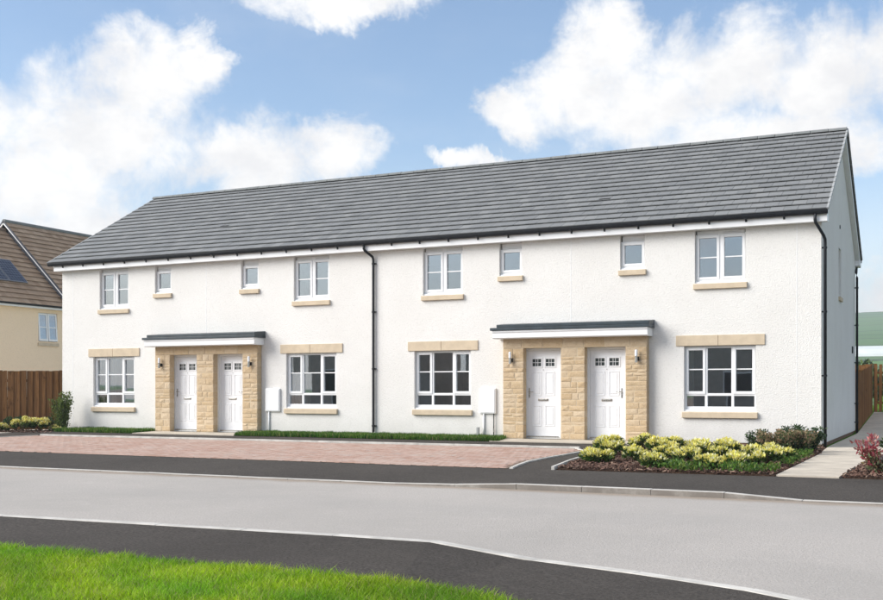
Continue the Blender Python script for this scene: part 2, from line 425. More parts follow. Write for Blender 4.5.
# near footway along the verge
off = 1.36
def offset_line(pts, d):
    out = []
    for i, p in enumerate(pts):
        a = Vector(pts[min(i+1, len(pts)-1)])-Vector(pts[max(i-1, 0)]); n = Vector((a.y, -a.x)).normalized(); out.append((p[0]+n.x*d, p[1]+n.y*d))
    return out
NKd = []
for i in range(len(NKY)-1):
    a, b = NKY[i], NKY[i+1]; k = max(1, int(math.dist(a, b)/.9))
    for j in range(k): NKd.append((a[0]+(b[0]-a[0])*j/k, a[1]+(b[1]-a[1])*j/k))
NKd.append(NKY[-1])
GRL = [(-45, -18.4), (-4.6, -18.16), (-.7, -18.16), (.0, -18.42), (.45, -18.8), (.85, -19.4), (1.15, -20.2), (1.3, -21.5), (1.3, -40)]   # edge of the verge lawn
GRL = [(2.5256+(x-2.5256)*.945, -24.4774+(y+24.4774)*.945) if x > -40 else (x, y-.3) for x, y in GRL[:-2]]+[(1.28, -21.7), (1.28, -40)]
fm = MB()
inner = offset_line(NKd, .1)
gl = []
acc = [0]
for i in range(1, len(GRL)): acc.append(acc[-1]+math.dist(GRL[i-1], GRL[i]))
accN = [0]
for i in range(1, len(NKd)): accN.append(accN[-1]+math.dist(NKd[i-1], NKd[i]))
def along(pts, acc, s): return (float(np.interp(s, acc, [p[0] for p in pts])), float(np.interp(s, acc, [p[1] for p in pts])))
# pair by nearest-ish parameter so that the strip stays well formed
for (x, y) in inner:
    best = min(np.linspace(0, acc[-1], 900), key=lambda s: (along(GRL, acc, s)[0]-x)**2+(along(GRL, acc, s)[1]-y)**2)
    gl.append(along(GRL, acc, best))
for i in range(len(inner)-1):
    a, b = inner[i], inner[i+1]; c, d = gl[i+1], gl[i]
    za, zb = NKZ(a[0])-.006, NKZ(b[0])-.006
    # overlap under the lawn edge
    cx, cy = c[0]+(c[0]-b[0])*.15, c[1]+(c[1]-b[1])*.15; dx, dy = d[0]+(d[0]-a[0])*.15, d[1]+(d[1]-a[1])*.15
    fm.quad((a[0], a[1], za), (dx, dy, .014), (cx, cy, .014), (b[0], b[1], zb))
fm.build('near_footway', M_FOOT, kind='structure')

# kerbs: stones laid end to end
def kerb(name, line, zf, width, depth, m, piece=.915, gap=.0012, bev=.007, side=1):
    root = bpy.data.objects.new(name, None); COL.objects.link(root); root['kind'] = 'structure'; WORLD[root.name] = Vector((0, 0, 0))
    acc = [0]
    for i in range(1, len(line)): acc.append(acc[-1]+math.dist(line[i-1], line[i]))
    n = math.ceil(acc[-1]/piece-.03)
    for i in range(n):
        a = along(line, acc, i*piece+gap); b = along(line, acc, min((i+1)*piece-gap, acc[-1]))
        t = (Vector(b)-Vector(a)).normalized(); nn = Vector((t.y, -t.x))*side*width
        za, zb = zf(a[0], a[1])+random.uniform(-.002, .002), zf(b[0], b[1])+random.uniform(-.002, .002)
        c, d = (b[0]+nn.x, b[1]+nn.y), (a[0]+nn.x, a[1]+nn.y); mb = MB()
        lo = min(za, zb)-depth
        mb.v = [(a[0], a[1], lo), (b[0], b[1], lo), (*c, lo), (*d, lo), (a[0], a[1], za), (b[0], b[1], zb), (*c, zb), (*d, za)]
        mb.f = [(0, 3, 2, 1), (4, 5, 6, 7), (0, 1, 5, 4), (1, 2, 6, 5), (2, 3, 7, 6), (3, 0, 4, 7)]
        if side > 0: mb.f = [tuple(reversed(q)) for q in mb.f]
        mb.build('kerb_stone', m, root, bevel=bev)
    return root
kerb('far_kerb', [(-32, -11.2), (14, -11.2)], lambda x, y: FK(x), .125, .2, M_KERBS, side=-1)
kerb('near_kerb', [p for p in NKd if p[0] > -24 and p[1] > -30], lambda x, y: NKZ(x), .11, .2, M_KERB, side=1)

# driveway of pink blocks
DRV = [(-20.5, -2.62), (-20.6, -8.5), (-3.9, -8.62), (-4.05, -8.0), (-4.27, -6.87), (-4.32, -5.1), (-4.38, -3.1), (-4.75, -2.62)]
drv = bpy.data.objects.new('driveway', None); COL.objects.link(drv); drv['kind'] = 'structure'; WORLD[drv.name] = Vector((0, 0, 0))
MB().poly([(x, y, .0175) for x, y in DRV]).build('joint_bed', M_JOINT, drv)
def inside(px, py, poly):
    c = False; n = len(poly)
    for i in range(n):
        x1, y1 = poly[i]; x2, y2 = poly[i-1]
        if (y1 > py) != (y2 > py) and px < (x2-x1)*(py-y1)/(y2-y1)+x1: c = not c
    return c
bm = MB()
def block(x0, x1, y0, y1):
    z = .024+random.uniform(-.001, .001); g = .0022
    x0 += g; x1 -= g; y0 += g; y1 -= g; n = len(bm.v); c = .004
    bm.v += [(x0, y0, .013), (x1, y0, .013), (x1, y1, .013), (x0, y1, .013), (x0+c, y0+c, z), (x1-c, y0+c, z), (x1-c, y1-c, z), (x0+c, y1-c, z)]
    bm.f += [tuple(n+i for i in q) for q in ((4, 5, 6, 7), (0, 1, 5, 4), (1, 2, 6, 5), (2, 3, 7, 6), (3, 0, 4, 7))]
# 90 degree herringbone
W_ = .1
nx, ny = 175, 64
for j in range(-2, ny):
    for i in range(-2, nx):
        s = (i-j) % 4
        x = -20.65+i*W_; y = -8.65+j*W_
        if s == 0: q = (x, x+2*W_, y, y+W_)
        elif s == 2: q = (x, x+W_, y, y+2*W_) if True else None
        else: continue
        if s == 2: q = (x+0, x+W_, y-W_, y+W_)
        if inside((q[0]+q[1])/2, (q[2]+q[3])/2, DRV):
            ylo = -8.5-.12*(max(-20.6, q[0])+20.6)/16.7; q = (q[0], q[1], max(q[2], ylo+.004), min(q[3], -2.625))
            if q[3]-q[2] < .02: continue
        if all(inside(a, b, DRV) for a, b in ((q[0], q[2]), (q[1], q[2]), (q[1], q[3]), (q[0], q[3]))): block(*q)
bm.build('paving_block', M_PAVER, drv, kind='stuff')
kerb('driveway_back_edging', [(-20.5, -2.5), (-4.7, -2.5)], lambda x, y: .058, .09, .09, M_KERB, bev=.006, side=-1)
kerb('driveway_edging', [(-4.75, -2.62), (-4.33, -3.1), (-4.27, -5.1), (-4.22, -6.87), (-4.0, -8.0), (-3.86, -8.62)], lambda x, y: .036, .06, .05, M_KERB, bev=.006, side=-1)
kerb('driveway_end_edging', [(-20.56, -8.5), (-20.5, -2.56)], lambda x, y: .036, .06, .05, M_KERB, bev=.006, side=-1)

# concrete path beside the gable, in bays, rising to the back gate
pz = lambda y: .035+max(0, y-8.5)*.066
path = bpy.data.objects.new('garden_path', None); COL.objects.link(path); path['kind'] = 'structure'; WORLD[path.name] = Vector((0, 0, 0))
lx = lambda y: lerp(y, [(-8.34, .235), (-2.45, .235), (-.3, .12), (0, .1), (16, .12)])
rx_ = lambda y: lerp(y, [(-8.34, 1.1), (-6.5, 1.14), (-3, 1.3), (0, 1.5), (6, 1.7), (16, 1.95)])
yy = [-8.34, -6.9, -5.4, -3.9, -2.4, -.9, .6, 2.2, 3.8, 5.4, 7.0, 8.6, 10.2, 11.8, 13.4, 15.95]
for a, b in zip(yy[:-1], yy[1:]):
    b2 = b-.005
    m_ = MB(); z0, z1 = pz(a), pz(b2)
    m_.quad((lx(a), a, z0), (rx_(a), a, z0), (rx_(b2), b2, z1), (lx(b2), b2, z1))
    m_.quad((lx(a), a, -.05), (rx_(a), a, -.05), (rx_(a), a, z0), (lx(a), a, z0))
    m_.quad((rx_(a), a, -.05), (rx_(b2), b2, -.05), (rx_(b2), b2, z1), (rx_(a), a, z0))
    m_.quad((lx(b2), b2, -.05), (lx(a), a, -.05), (lx(a), a, z0), (lx(b2), b2, z1))
    m_.build('concrete_bay', M_CONC, path)
sheet('added_dark_ground', [3.4, 30], [-8.33, -2, 8.5, 16], lambda x, y: pz(y)-.01 if y > -3 else .02, M_FOOT)  # unseen dark ground, added to cut the bounce onto the gable
sheet('side_ground', [-.05, 30], [-8.33, -2, 8.5, 16, 40], lambda x, y: pz(y)-.03 if y > -3 else (.0155 if y > -8 else .006), M_TURF)
# planting bed
BED = [(-3.1, -8.52), (-3.45, -6.3), (-3.5, -2.4), (-3.5, -.04), (.1, -.04), (.225, -2.4), (.225, -8.36)]
def blob_bed(name, poly, z, m, lift=.05, cell=.12):
    mb = MB(); mb.poly([(x, y, z) for x, y in poly])
    for i in range(len(poly)):
        a, b = poly[i-1], poly[i]; mb.quad((*a, -.1), (*b, -.1), (*b, z), (*a, z))
    o = mb.build(name, m, kind='structure'); return o
blob_bed('planting_bed', BED, .028, M_SOIL)
BED2 = [(1.14, -8.3), (2.6, -8.3), (2.6, -6.2), (1.75, -5.2), (1.2, -5.0)]
blob_bed('side_bed', BED2, .03, M_SOIL)
BED3 = [(-21.2, -.02), (-21.2, -1.75), (-23.8, -2.0), (-25.5, -1.7), (-22.2, -.02)]
blob_bed('corner_bed', BED3, .045, M_SOIL)
kerb('bed_edging', [(-3.12, -8.55), (-3.5, -6.3), (-3.55, -2.45)], lambda x, y: .07, .05, .08, M_KERB, piece=.6, bev=.005, side=-1)
def chips(name, poly, z, n, size):
    xs = [p[0] for p in poly]; ys = [p[1] for p in poly]; V = []; F = []; k = 0
    while k < n:
        x, y = random.uniform(min(xs), max(xs)), random.uniform(min(ys), max(ys))
        if not inside(x, y, poly): continue
        M_ = Matrix.Translation((x, y, z+random.uniform(0, .035))) @ Matrix.Rotation(random.uniform(0, 6.3), 4, 'Z') @ Matrix.Rotation(random.uniform(-.6, .6), 4, 'X') @ Matrix.Rotation(random.uniform(-.6, .6), 4, 'Y')
        a = size*random.uniform(.5, 1.5); b = a*random.uniform(.25, .6); c = .006
        q = len(V); V += [tuple(M_ @ Vector(p)) for p in ((-a, -b, -c), (a, -b*.6, -c), (a*.8, b, -c), (-a*.9, b*.7, -c), (-a, -b, c), (a, -b*.6, c), (a*.8, b, c), (-a*.9, b*.7, c))]
        F += [tuple(q+i for i in f) for f in ((0, 3, 2, 1), (4, 5, 6, 7), (0, 1, 5, 4), (1, 2, 6, 5), (2, 3, 7, 6), (3, 0, 4, 7))]; k += 1
    mb = MB(); mb.v = V; mb.f = F
    o = mb.build(name, M_CHIP, kind='stuff'); return o
tagit(chips('bark_mulch', BED, .028, 8500, .03), 'dark brown bark mulch between the yellow shrubs', 'mulch')
tagit(chips('side_bark_mulch', BED2, .035, 1100, .028), 'dark bark mulch under the red leaved shrub', 'mulch')
tagit(chips('corner_bark_mulch', BED3, .05, 900, .028), 'bark mulch at the foot of the left timber fence', 'mulch')
MB().box(-26.2, -22.35, -2.35, -1.78, -.05, .05).build('corner_path', M_CONC, kind='structure', bevel=.01)

# ================================================================== THE TERRACE
L = -22.18; DEP = 9.27; PIT = R(29.6); ZS = 4.95
T = thing('terraced_house', (-11.09, 4.6, 0), 'long white rendered two-storey terrace with grey tiled roof and paired stone porches', 'building')
OFF = (0.0, -10.94)
ground_w = [(-3.0, -1.39), (-9.98, -8.375)]; up_w = [(-2.75, -1.615), (-9.73, -8.605)]; small_w = [(-4.51, -3.92), (-7.60, -7.0)]
GW = []; UW = []; SW = []
for o in OFF:
    GW += [(a+o, b+o) for a, b in ground_w]; UW += [(a+o, b+o) for a, b in up_w]; SW += [(a+o, b+o) for a, b in small_w]
GZ = (.80, 2.30); UZ = (3.735, 4.945); SZ = (4.135, 4.945)
doors = [(-6.93, -6.0), (-5.325, -4.385)]
DZ = (.13, 2.31)
DO = [(a+o, b+o) for o in OFF for a, b in doors]
holes = [(a, b, *GZ) for a, b in GW]+[(a, b, *UZ) for a, b in UW]+[(a, b, *SZ) for a, b in SW]+[(a, b, *DZ) for a, b in DO]
xs = sorted(set([L, 0]+[h[0] for h in holes]+[h[1] for h in holes])); zs = sorted(set([.1, ZS]+[h[2] for h in holes]+[h[3] for h in holes]))
fw = MB(); TH = .3
for i in range(len(xs)-1):
    for j in range(len(zs)-1):
        x0, x1, z0, z1 = xs[i], xs[i+1], zs[j], zs[j+1]; mx, mz = (x0+x1)/2, (z0+z1)/2
        if any(h[0] < mx < h[1] and h[2] < mz < h[3] for h in holes): continue
        fw.quad((x0, 0, z0), (x1, 0, z0), (x1, 0, z1), (x0, 0, z1)); fw.quad((x1, TH, z0), (x0, TH, z0), (x0, TH, z1), (x1, TH, z1))
for a, b, c, d in holes:
    fw.quad((a, 0, c), (a, TH, c), (b, TH, c), (b, 0, c)); fw.quad((a, 0, d), (b, 0, d), (b, TH, d), (a, TH, d))
    fw.quad((a, 0, c), (a, 0, d), (a, TH, d), (a, TH, c)); fw.quad((b, 0, c), (b, TH, c), (b, TH, d), (b, 0, d))
fw.quad((L, 0, .1), (0, 0, .1), (0, TH, .1), (L, TH, .1))
fw.build('front_wall', M_RENDER, T)
RZ = 8.04; RY = DEP/2
roofz = lambda y: RZ-.09-abs(y-RY)*math.tan(PIT)        # underside of the tiles
def gable(x, sgn, window=None):
    g = MB()
    ys = [0, 4.0, 4.66, DEP]; zsl = [3.66, 4.9]
    def strip(y0, y1, z0, top):
        pts = [(x, y0, z0), (x, y1, z0)]
        if top is None:
            pts += [(x, y1, roofz(y1)-.02)] + ([(x, RY, roofz(RY)-.02)] if y0 < RY < y1 else []) + [(x, y0, roofz(y0)-.02)]
        else: pts += [(x, y1, top), (x, y0, top)]
        g.poly(pts if sgn > 0 else list(reversed(pts)))
    if window:
        strip(0, ys[1], .1, None); strip(ys[2], DEP, .1, None); strip(ys[1], ys[2], .1, zsl[0]); strip(ys[1], ys[2], zsl[1], None)
        a, b = ys[1], ys[2]; c, d = zsl; e = x-.2*sgn
        g.quad((x, a, c), (x, b, c), (e, b, c), (e, a, c)); g.quad((x, a, d), (e, a, d), (e, b, d), (x, b, d))
        g.quad((x, a, c), (e, a, c), (e, a, d), (x, a, d)); g.quad((x, b, c), (x, b, d), (e, b, d), (e, b, c))
    else: strip(0, DEP, .1, None)
    return g.build('gable_wall', M_RENDER, T)
gable(0, 1, True); gable(L, -1)
MB().quad((0, DEP, .1), (L, DEP, .1), (L, DEP, ZS), (0, DEP, ZS)).build('rear_wall', M_RENDER, T)
# brick base course below the render
MB().box(L+.02, -.02, .015, DEP-.02, -.14, .098).build('base_course', M_BRICK, T)
# rooms behind the glass
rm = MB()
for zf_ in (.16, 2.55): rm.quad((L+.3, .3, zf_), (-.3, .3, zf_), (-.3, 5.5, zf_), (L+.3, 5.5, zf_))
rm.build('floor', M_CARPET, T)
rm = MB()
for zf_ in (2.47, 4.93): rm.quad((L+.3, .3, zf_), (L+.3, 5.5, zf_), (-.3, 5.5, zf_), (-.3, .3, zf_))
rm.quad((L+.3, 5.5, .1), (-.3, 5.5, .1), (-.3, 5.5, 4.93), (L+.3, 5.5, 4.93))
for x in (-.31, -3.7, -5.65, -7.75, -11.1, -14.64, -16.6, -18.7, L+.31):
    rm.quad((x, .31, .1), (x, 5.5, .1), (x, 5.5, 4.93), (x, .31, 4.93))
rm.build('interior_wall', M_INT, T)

# windows ---------------------------------------------------------
def ring(mb, x0, x1, z0, z1, t, y0, y1, tb=None):
    tb = tb or t
    mb.box(x0, x0+t, y0, y1, z0, z1); mb.box(x1-t, x1, y0, y1, z0, z1)
    mb.box(x0+t, x1-t, y0+.001, y1, z0, z0+tb); mb.box(x0+t, x1-t, y0+.001, y1, z1-t, z1)
def pane(win, x0, x1, z0, z1, y=.125):
    a_, b_ = random.uniform(-.003, .003), random.uniform(-.0012, .0012)       # panes never sit perfectly true
    MB().quad((x0, y-a_-b_, z0), (x1, y+a_-b_, z0), (x1, y+a_+b_, z1), (x0, y-a_+b_, z1)).build('pane', M_GLASS, win)
def rnd_stone(name, x0, x1, y0, y1, z0, z1, m, parent, slope=0):
    mb = MB().box(x0, x1, y0, y1, z0, z1)
    if slope: mb.v = [(x, y, z-slope if (z == z1 and y == y0) else z) for x, y, z in mb.v]
    return mb.build(name, m, parent, bevel=.008)
def ground_window(x0, x1, parent):
    z0, z1 = .815, 2.295; w = x1-x0
    f = MB(); ring(f, x0, x1, z0, z1, .045, .09, .16, .095)
    c1, c2 = x0+w*.305, x0+w*.675; zt = z0+.37
    f.box(c1-.03, c1+.03, .092, .16, z0+.095, z1-.045); f.box(c2-.03, c2+.03, .092, .16, z0+.095, z1-.045)
    for a, b in ((x0+.045, c1-.03), (c1+.03, c2-.03), (c2+.03, x1-.045)): f.box(a, b, .094, .16, zt-.03, zt+.03)
    win = f.build('window', M_PVC, parent, bevel=.005)
    for k, (a, b) in enumerate(((x0+.045, c1-.03), (c1+.03, c2-.03), (c2+.03, x1-.045))):
        if k != 1:                                  # opening casements stand proud of the frame
            s = MB(); ring(s, a-.018, b+.018, zt+.012, z1-.03, .062, .074, .15); s.build('casement', M_PVC, win, bevel=.006)
            ga, gb, gc, gd_ = a+.04, b-.04, zt+.07, z1-.085
        else: ga, gb, gc, gd_ = a, b, zt+.03, z1-.045
        zb = zt+(z1-zt)*.52
        MB().box(ga, gb, .1, .122, zb-.013, zb+.013).build('glazing_bar', M_PVC, win)
        pane(win, ga-.005, gb+.005, gc-.005, zb-.013); pane(win, ga-.005, gb+.005, zb+.013, gd_+.005)
        pane(win, a, b, z0+.09, zt-.025)
    rnd_stone('sill', x0-.035, x1+.045, -.07, .1, z0-.165, z0-.015, M_SAND, win, .02)
    MB().box(x0-.01, x1+.01, .03, .1, z0-.014, z0+.02).build('sub_sill', M_PVC, win, bevel=.004)
    mid = (x0+x1)/2-.02
    rnd_stone('lintel', x0-.18, mid-.003, -.028, .085, 2.302, 2.545, M_SAND, win)
    rnd_stone('lintel', mid+.003, x1+.2, -.028, .085, 2.302, 2.545, M_SAND, win)
    return win
def upper_window(x0, x1, parent, small=False):
    z0, z1 = (4.15 if small else 3.75), 4.94
    f = MB(); zt = 4.855 if not small else 4.80; zb = z0
    ring(f, x0, x1, z0, zt, .04, .09, .16, .085)
    f.box(x0+.03, x1-.03, .105, .15, zt, z1)
    cells = [(x0+.04, x1-.04)]
    if not small:
        mid = (x0+x1)/2; f.box(mid-.04, mid+.04, .092, .16, z0+.085, zt-.04); cells = [(x0+.04, mid-.04), (mid+.04, x1-.04)]
    win = f.build('window', M_PVC, parent, bevel=.005)
    for a, b in cells:
        s = MB(); ring(s, a-.014, b+.014, z0+.07, zt-.026, .058, .074, .15); s.build('casement', M_PVC, win, bevel=.006)
        ga, gb, gc, gd_ = a+.04, b-.04, z0+.125, zt-.08
        if small: pane(win, ga-.005, gb+.005, gc-.005, gd_+.005)
        else:
            zm = (gc+gd_)/2; MB().box(ga, gb, .1, .122, zm-.013, zm+.013).build('glazing_bar', M_PVC, win)
            pane(win, ga-.005, gb+.005, gc-.005, zm-.013); pane(win, ga-.005, gb+.005, zm+.013, gd_+.005)
        v = MB(); v.box(a+.02, b-.02, .078, .11, zt+.012, zt+.028); v.box(a+.02, b-.02, .082, .11, zt+.036, zt+.046); v.build('trickle_vent', M_PVC, win)
    MB().box(x0-.005, x1+.005, .035, .1, z0-.014, z0+.018).build('sub_sill', M_PVC, win, bevel=.004)
    rnd_stone('sill', x0-.03, x1+.04, -.065, .1, z0-.155, z0-.015, M_SAND, win, .02)
    return win
for a, b in GW: ground_window(a, b, T)
for a, b in UW: upper_window(a, b, T)
for a, b in SW: upper_window(a, b, T, True)
def curtain(x0, x1, z0, z1, y, name='curtain'):
    n = 60; mb = MB()
    for i in range(n+1):
        t = i/n; x = x0+(x1-x0)*t; yo = y+.03*math.sin(t*34)+.01*math.sin(t*71)
        mb.v += [(x, yo, z0), (x, yo, z1)]
        if i: q = 2*i; mb.f.append((q-2, q, q+1, q-1))
    mb.build(name, M_CURT, T, smooth=True)
for x0, x1 in (GW[2], GW[3]): curtain(x0-.1, x0+.52, .5, 2.4, .4)
curtain(GW[0][0]-.12, GW[0][0]+.14, .5, 2.4, .4)
curtain(UW[2][0]-.1, UW[2][0]+.2, 3.3, 4.9, .4)
# gable slit window
gw = MB(); gw.box(-.2, -.13, 4.0, 4.06, 3.66, 4.9); gw.box(-.2, -.13, 4.6, 4.66, 3.66, 4.9); gw.box(-.2, -.131, 4.06, 4.6, 3.66, 3.74); gw.box(-.2, -.131, 4.06, 4.6, 4.84, 4.9)
win = gw.build('window', M_PVC, T); MB().quad((-.16, 4.05, 3.7), (-.16, 4.61, 3.7), (-.16, 4.61, 4.86), (-.16, 4.05, 4.86)).build('pane', M_GLASS, win)
MB().box(-.15, .05, 3.97, 4.69, 3.56, 3.655).build('sill', M_SAND, win, bevel=.006)

# movement beads in the render
for x in (-21.74, -16.67, -5.73, -.51):
    lo = 2.95 if x in (-16.67, -5.73) else .15
    MB().box(x-.006, x+.006, -.003, .01, lo, ZS-.002).build('render_bead', M_PVC, T)

# porches -----------------------------------------------------------
cands = []
def stones(x0, x1, z0, z1, parent, y0, y1, hmin=.1, hmax=.2, seed=0, long=False):
    r_ = random.Random(seed); z = z0; hs = [.08, .11, .13, .15, .19]
    while z < z1-.02:
        h = r_.choice(hs) if not long else z1-z
        if z1-(z+h) < .1: h = z1-z
        x = x0; row = []
        while x < x1-.01:
            w_ = r_.uniform(.15, .42) if not long else r_.uniform(.35, .75)
            if x1-(x+w_) < .14: w_ = x1-x
            row.append((x, x+w_)); x += w_
        for a, b in row:
            g = .0035; pr = r_.uniform(0, .009); mb = MB(); c = .008
            X0, X1, Z0, Z1 = a+g, b-g, z+g, z+h-g
            if X0 < x0+.01: X0 = x0
            if X1 > x1-.01: X1 = x1
            n = 0
            yf = y0-pr
            cx, cz = (X0+X1)/2+r_.uniform(-.05, .05), (Z0+Z1)/2+r_.uniform(-.02, .02)
            # pitched (rock) face: chamfered edge and an uneven crown
            mb.v = [(X0, y0+.010, Z0), (X1, y0+.010, Z0), (X1, y0+.010, Z1), (X0, y0+.010, Z1),
                    (X0+c, yf+r_.uniform(0, .006), Z0+c), (X1-c, yf+r_.uniform(0, .006), Z0+c), (X1-c, yf+r_.uniform(0, .006), Z1-c), (X0+c, yf+r_.uniform(0, .006), Z1-c),
                    (cx, yf-r_.uniform(.002, .012), cz),
                    (X0, y1, Z0), (X1, y1, Z0), (X1, y1, Z1), (X0, y1, Z1)]
            mb.f = [(0, 1, 5, 4), (1, 2, 6, 5), (2, 3, 7, 6), (3, 0, 4, 7), (4, 5, 8), (5, 6, 8), (6, 7, 8), (7, 4, 8),
                    (9, 10, 1, 0), (10, 11, 2, 1), (11, 12, 3, 2), (12, 9, 0, 3)]
            mb.build('stone', M_STONE, parent)
        z += h
def porch(o, seed):
    xa, xb = -7.42+o, -3.815+o; y0 = -.2
    d1, d2 = (doors[0][0]+o+.0, doors[0][1]+o-.0), (doors[1][0]+o, doors[1][1]+o)
    j1, j2 = (d1[0]+.045, d1[1]+.09), (d2[0]+.02, d2[1]+.075)
    # reveal openings seen at the stone face
    r1, r2 = (-6.88+o, -5.915+o), (-5.32+o, -4.32+o)
    core = MB()
    for a, b in ((xa, r1[0]), (r1[1], r2[0]), (r2[1], xb)): core.box(a+.006, b-.006, y0+.005, -.003, .1, 2.31)
    core.box(xa+.006, xb-.006, y0+.005, -.003, 2.312, 2.56)
    P_ = core.build('porch', M_MORTAR, T)
    for k, (a, b) in enumerate(((xa, r1[0]), (r1[1], r2[0]), (r2[1], xb))): stones(a, b, .1, 2.31, P_, y0, -.004, seed=seed+k)
    stones(xa, xb, 2.31, 2.555, P_, y0, -.004, seed=seed+5, long=True)
    # canopy
    Lx, Rx, fy = -7.64+o, -3.68+o, -.52
    MB().box(Lx, Rx, fy, -.003, 2.742, 2.81).build('canopy_roof', M_ROOFTRIM, P_, bevel=.008)
    c = MB().box(Lx+.17, Rx-.004, fy+.012, -.003, 2.811, 2.885); c.v = [(x, y, z+.05 if (z > 2.88 and y > -.1) else z) for x, y, z in c.v]
    c.build('roof_upstand', M_ROOFTRIM, P_, bevel=.01)
    prof = [(fy+.03, 2.741), (fy+.03, 2.70), (fy+.05, 2.685), (fy+.05, 2.565), (fy+.075, 2.545), (-.003, 2.545), (-.003, 2.741)]
    cf = MB(); cf.prism(prof, lambda p, e: ((Lx+.05 if e == 0 else Rx-.05), p[0], p[1])); cf.build('canopy_fascia', M_PVC, P_, bevel=.004)
    # doors
    for k, (a, b) in enumerate((d1, d2)):
        f = MB(); fz = DZ[1]-.002; y1 = .06
        f.box(a, a+.055, y1, y1+.07, DZ[0], fz); f.box(b-.055, b, y1, y1+.07, DZ[0], fz); f.box(a+.055, b-.055, y1+.001, y1+.07, fz-.055, fz)
        fr = f.build('door_frame', M_PVC, T, bevel=.005)
        MB().box(a+.056, b-.056, y1-.03, y1+.07, DZ[0], DZ[0]+.03).build('threshold', M_STEEL, fr)
        x0, x1, z0, z1 = a+.058, b-.058, DZ[0]+.032, fz-.058; wd = x1-x0; hd = z1-z0; yd = y1+.02
        m = MB(); m.box(x0, x1, yd, yd+.045, z0, z1)
        dr = m.build('door', M_DOOR, T, bevel=.004)
        cx = (x0+x1)/2
        for (pa, pb) in ((x0+.13*wd, cx-.055*wd), (cx+.055*wd, x1-.13*wd)):
            for (qa, qb) in ((z0+.115*hd, z0+.36*hd), (z0+.475*hd, z0+.755*hd)):
                pm = MB(); ring(pm, pa, pb, qa, qb, .022, yd-.011, yd+.002); pm.box(pa+.05, pb-.05, yd-.009, yd+.002, qa+.05, qb-.05)
                pm.build('door_panel', M_DOOR, dr, bevel=.005)
            gp = MB(); za, zb = z0+.82*hd, z0+.905*hd; ga, gb = pa+.02, pb-.01
            ring(gp, ga-.035, gb+.035, za-.035, zb+.035, .034, yd-.014, yd+.002); lt = gp.build('light_surround', M_DOOR, dr, bevel=.005)
            MB().box(ga, gb, yd-.004, yd+.003, za, zb).build('pane', M_DARKGLASS, dr)
            bars = MB(); xm, zm = (ga+gb)/2, (za+zb)/2
            for dx in (-.028, .028): bars.box(xm+dx-.005, xm+dx+.005, yd-.007, yd-.003, za, zb)
            bars.box(ga, gb, yd-.0075, yd-.0035, zm-.005, zm+.005); bars.build('glazing_bar', M_DOOR, dr)
        zl = z0+.425*hd
        MB().box(cx-.13, cx+.13, yd-.014, yd, zl-.028, zl+.028).build('letter_plate', M_BRASS, dr, bevel=.005)
        MB().box(cx-.105, cx+.105, yd-.022, yd-.012, zl-.016, zl+.018).build('letter_flap', M_STEEL, dr, bevel=.004)
        MB().tube([(cx, yd+.001, z0+.745*hd+.07), (cx, yd-.008, z0+.745*hd+.07)], .011, 12).build('door_viewer', M_STEEL, dr)
        hx = x0+.045 if k == 0 else x1-.045; sgn = 1 if k == 0 else -1; zh = z0+.505*hd
        MB().box(hx-.016, hx+.016, yd-.01, yd, zh-.12, zh+.12).build('handle_plate', M_STEEL, dr, bevel=.004)
        MB().tube([(hx, yd, zh+.03), (hx, yd-.05, zh+.03), (hx+sgn*.02, yd-.058, zh+.03), (hx+sgn*.12, yd-.058, zh+.03)], .010, 10).build('handle', M_STEEL, dr, smooth=True)
        MB().box(hx-.008, hx+.008, yd-.014, yd-.009, zh-.085, zh-.05).build('lock', M_BLACK, dr)
    # lamps
    for x in (-7.2+o, -4.045+o):
        zc = 2.09; yl = y0-.085
        b_ = MB().tube([(x, yl, zc-.16), (x, yl, zc-.005)], .034, 16).build('wall_light', M_STEEL, T, smooth=False)
        MB().tube([(x, yl, zc-.004), (x, yl, zc+.12), (x, yl, zc+.135), (x, yl, zc+.14)], [.033, .033, .024, .01], 16).build('diffuser', M_LIGHT, b_)
        MB().box(x-.02, x+.05, yl+.025, y0+.006, zc-.11, zc-.02).build('bracket', M_BLACK, b_, bevel=.005)
M_DARKGLASS = simple('small_door_glass', (.05, .06, .06), .08, .2, 8, spec=.6)
porch(OFF[0], 11); porch(OFF[1], 41)
# porch slabs
for n_, (o, a, b) in enumerate(((OFF[0], -7.55, -3.52), (OFF[1], -7.5, -3.75))):
    MB().poly([(a+o+.25, -1.36, .088), (b+o, -1.36, .088), (b+o, -.22, .1), (a+o, -.22, .1)]).build('porch_paving', M_CONC, kind='structure')
    MB().box(a+o+.25, b+o, -1.36, -1.26, -.05, .086).build('porch_paving_edge', M_CONC, kind='structure')

# meter boxes
for x0, x1 in ((-8.12, -7.68), (-14.6, -14.12)):
    b_ = MB().box(x0, x1, -.055, -.001, .70, 1.34).build('meter_box', M_PVC, T, bevel=.012)
    MB().box(x0+.025, x1-.025, -.066, -.054, .725, 1.315).build('meter_door', M_PVC, b_, bevel=.006)
    MB().tube([(x0+.11, -.026, .702), (x0+.11, -.026, .02)], .021, 10).build('conduit', M_PVC, b_, smooth=True)
    if x0 > -10:
        MB().tube([(x1-.05, -.045, .702), (x1-.05, -.045, .02)], .014, 10).build('gas_pipe', M_BLACK, b_, smooth=True)
        MB().tube([(x1-.05, -.045, .33), (x1-.05, -.045, .25)], .021, 10).build('pipe_collar', M_STEEL, b_)
        MB().box(x0-.035, x0+.03, -.16, -.1, .0, .36).build('duct_cover', M_VERGE, T, bevel=.006)

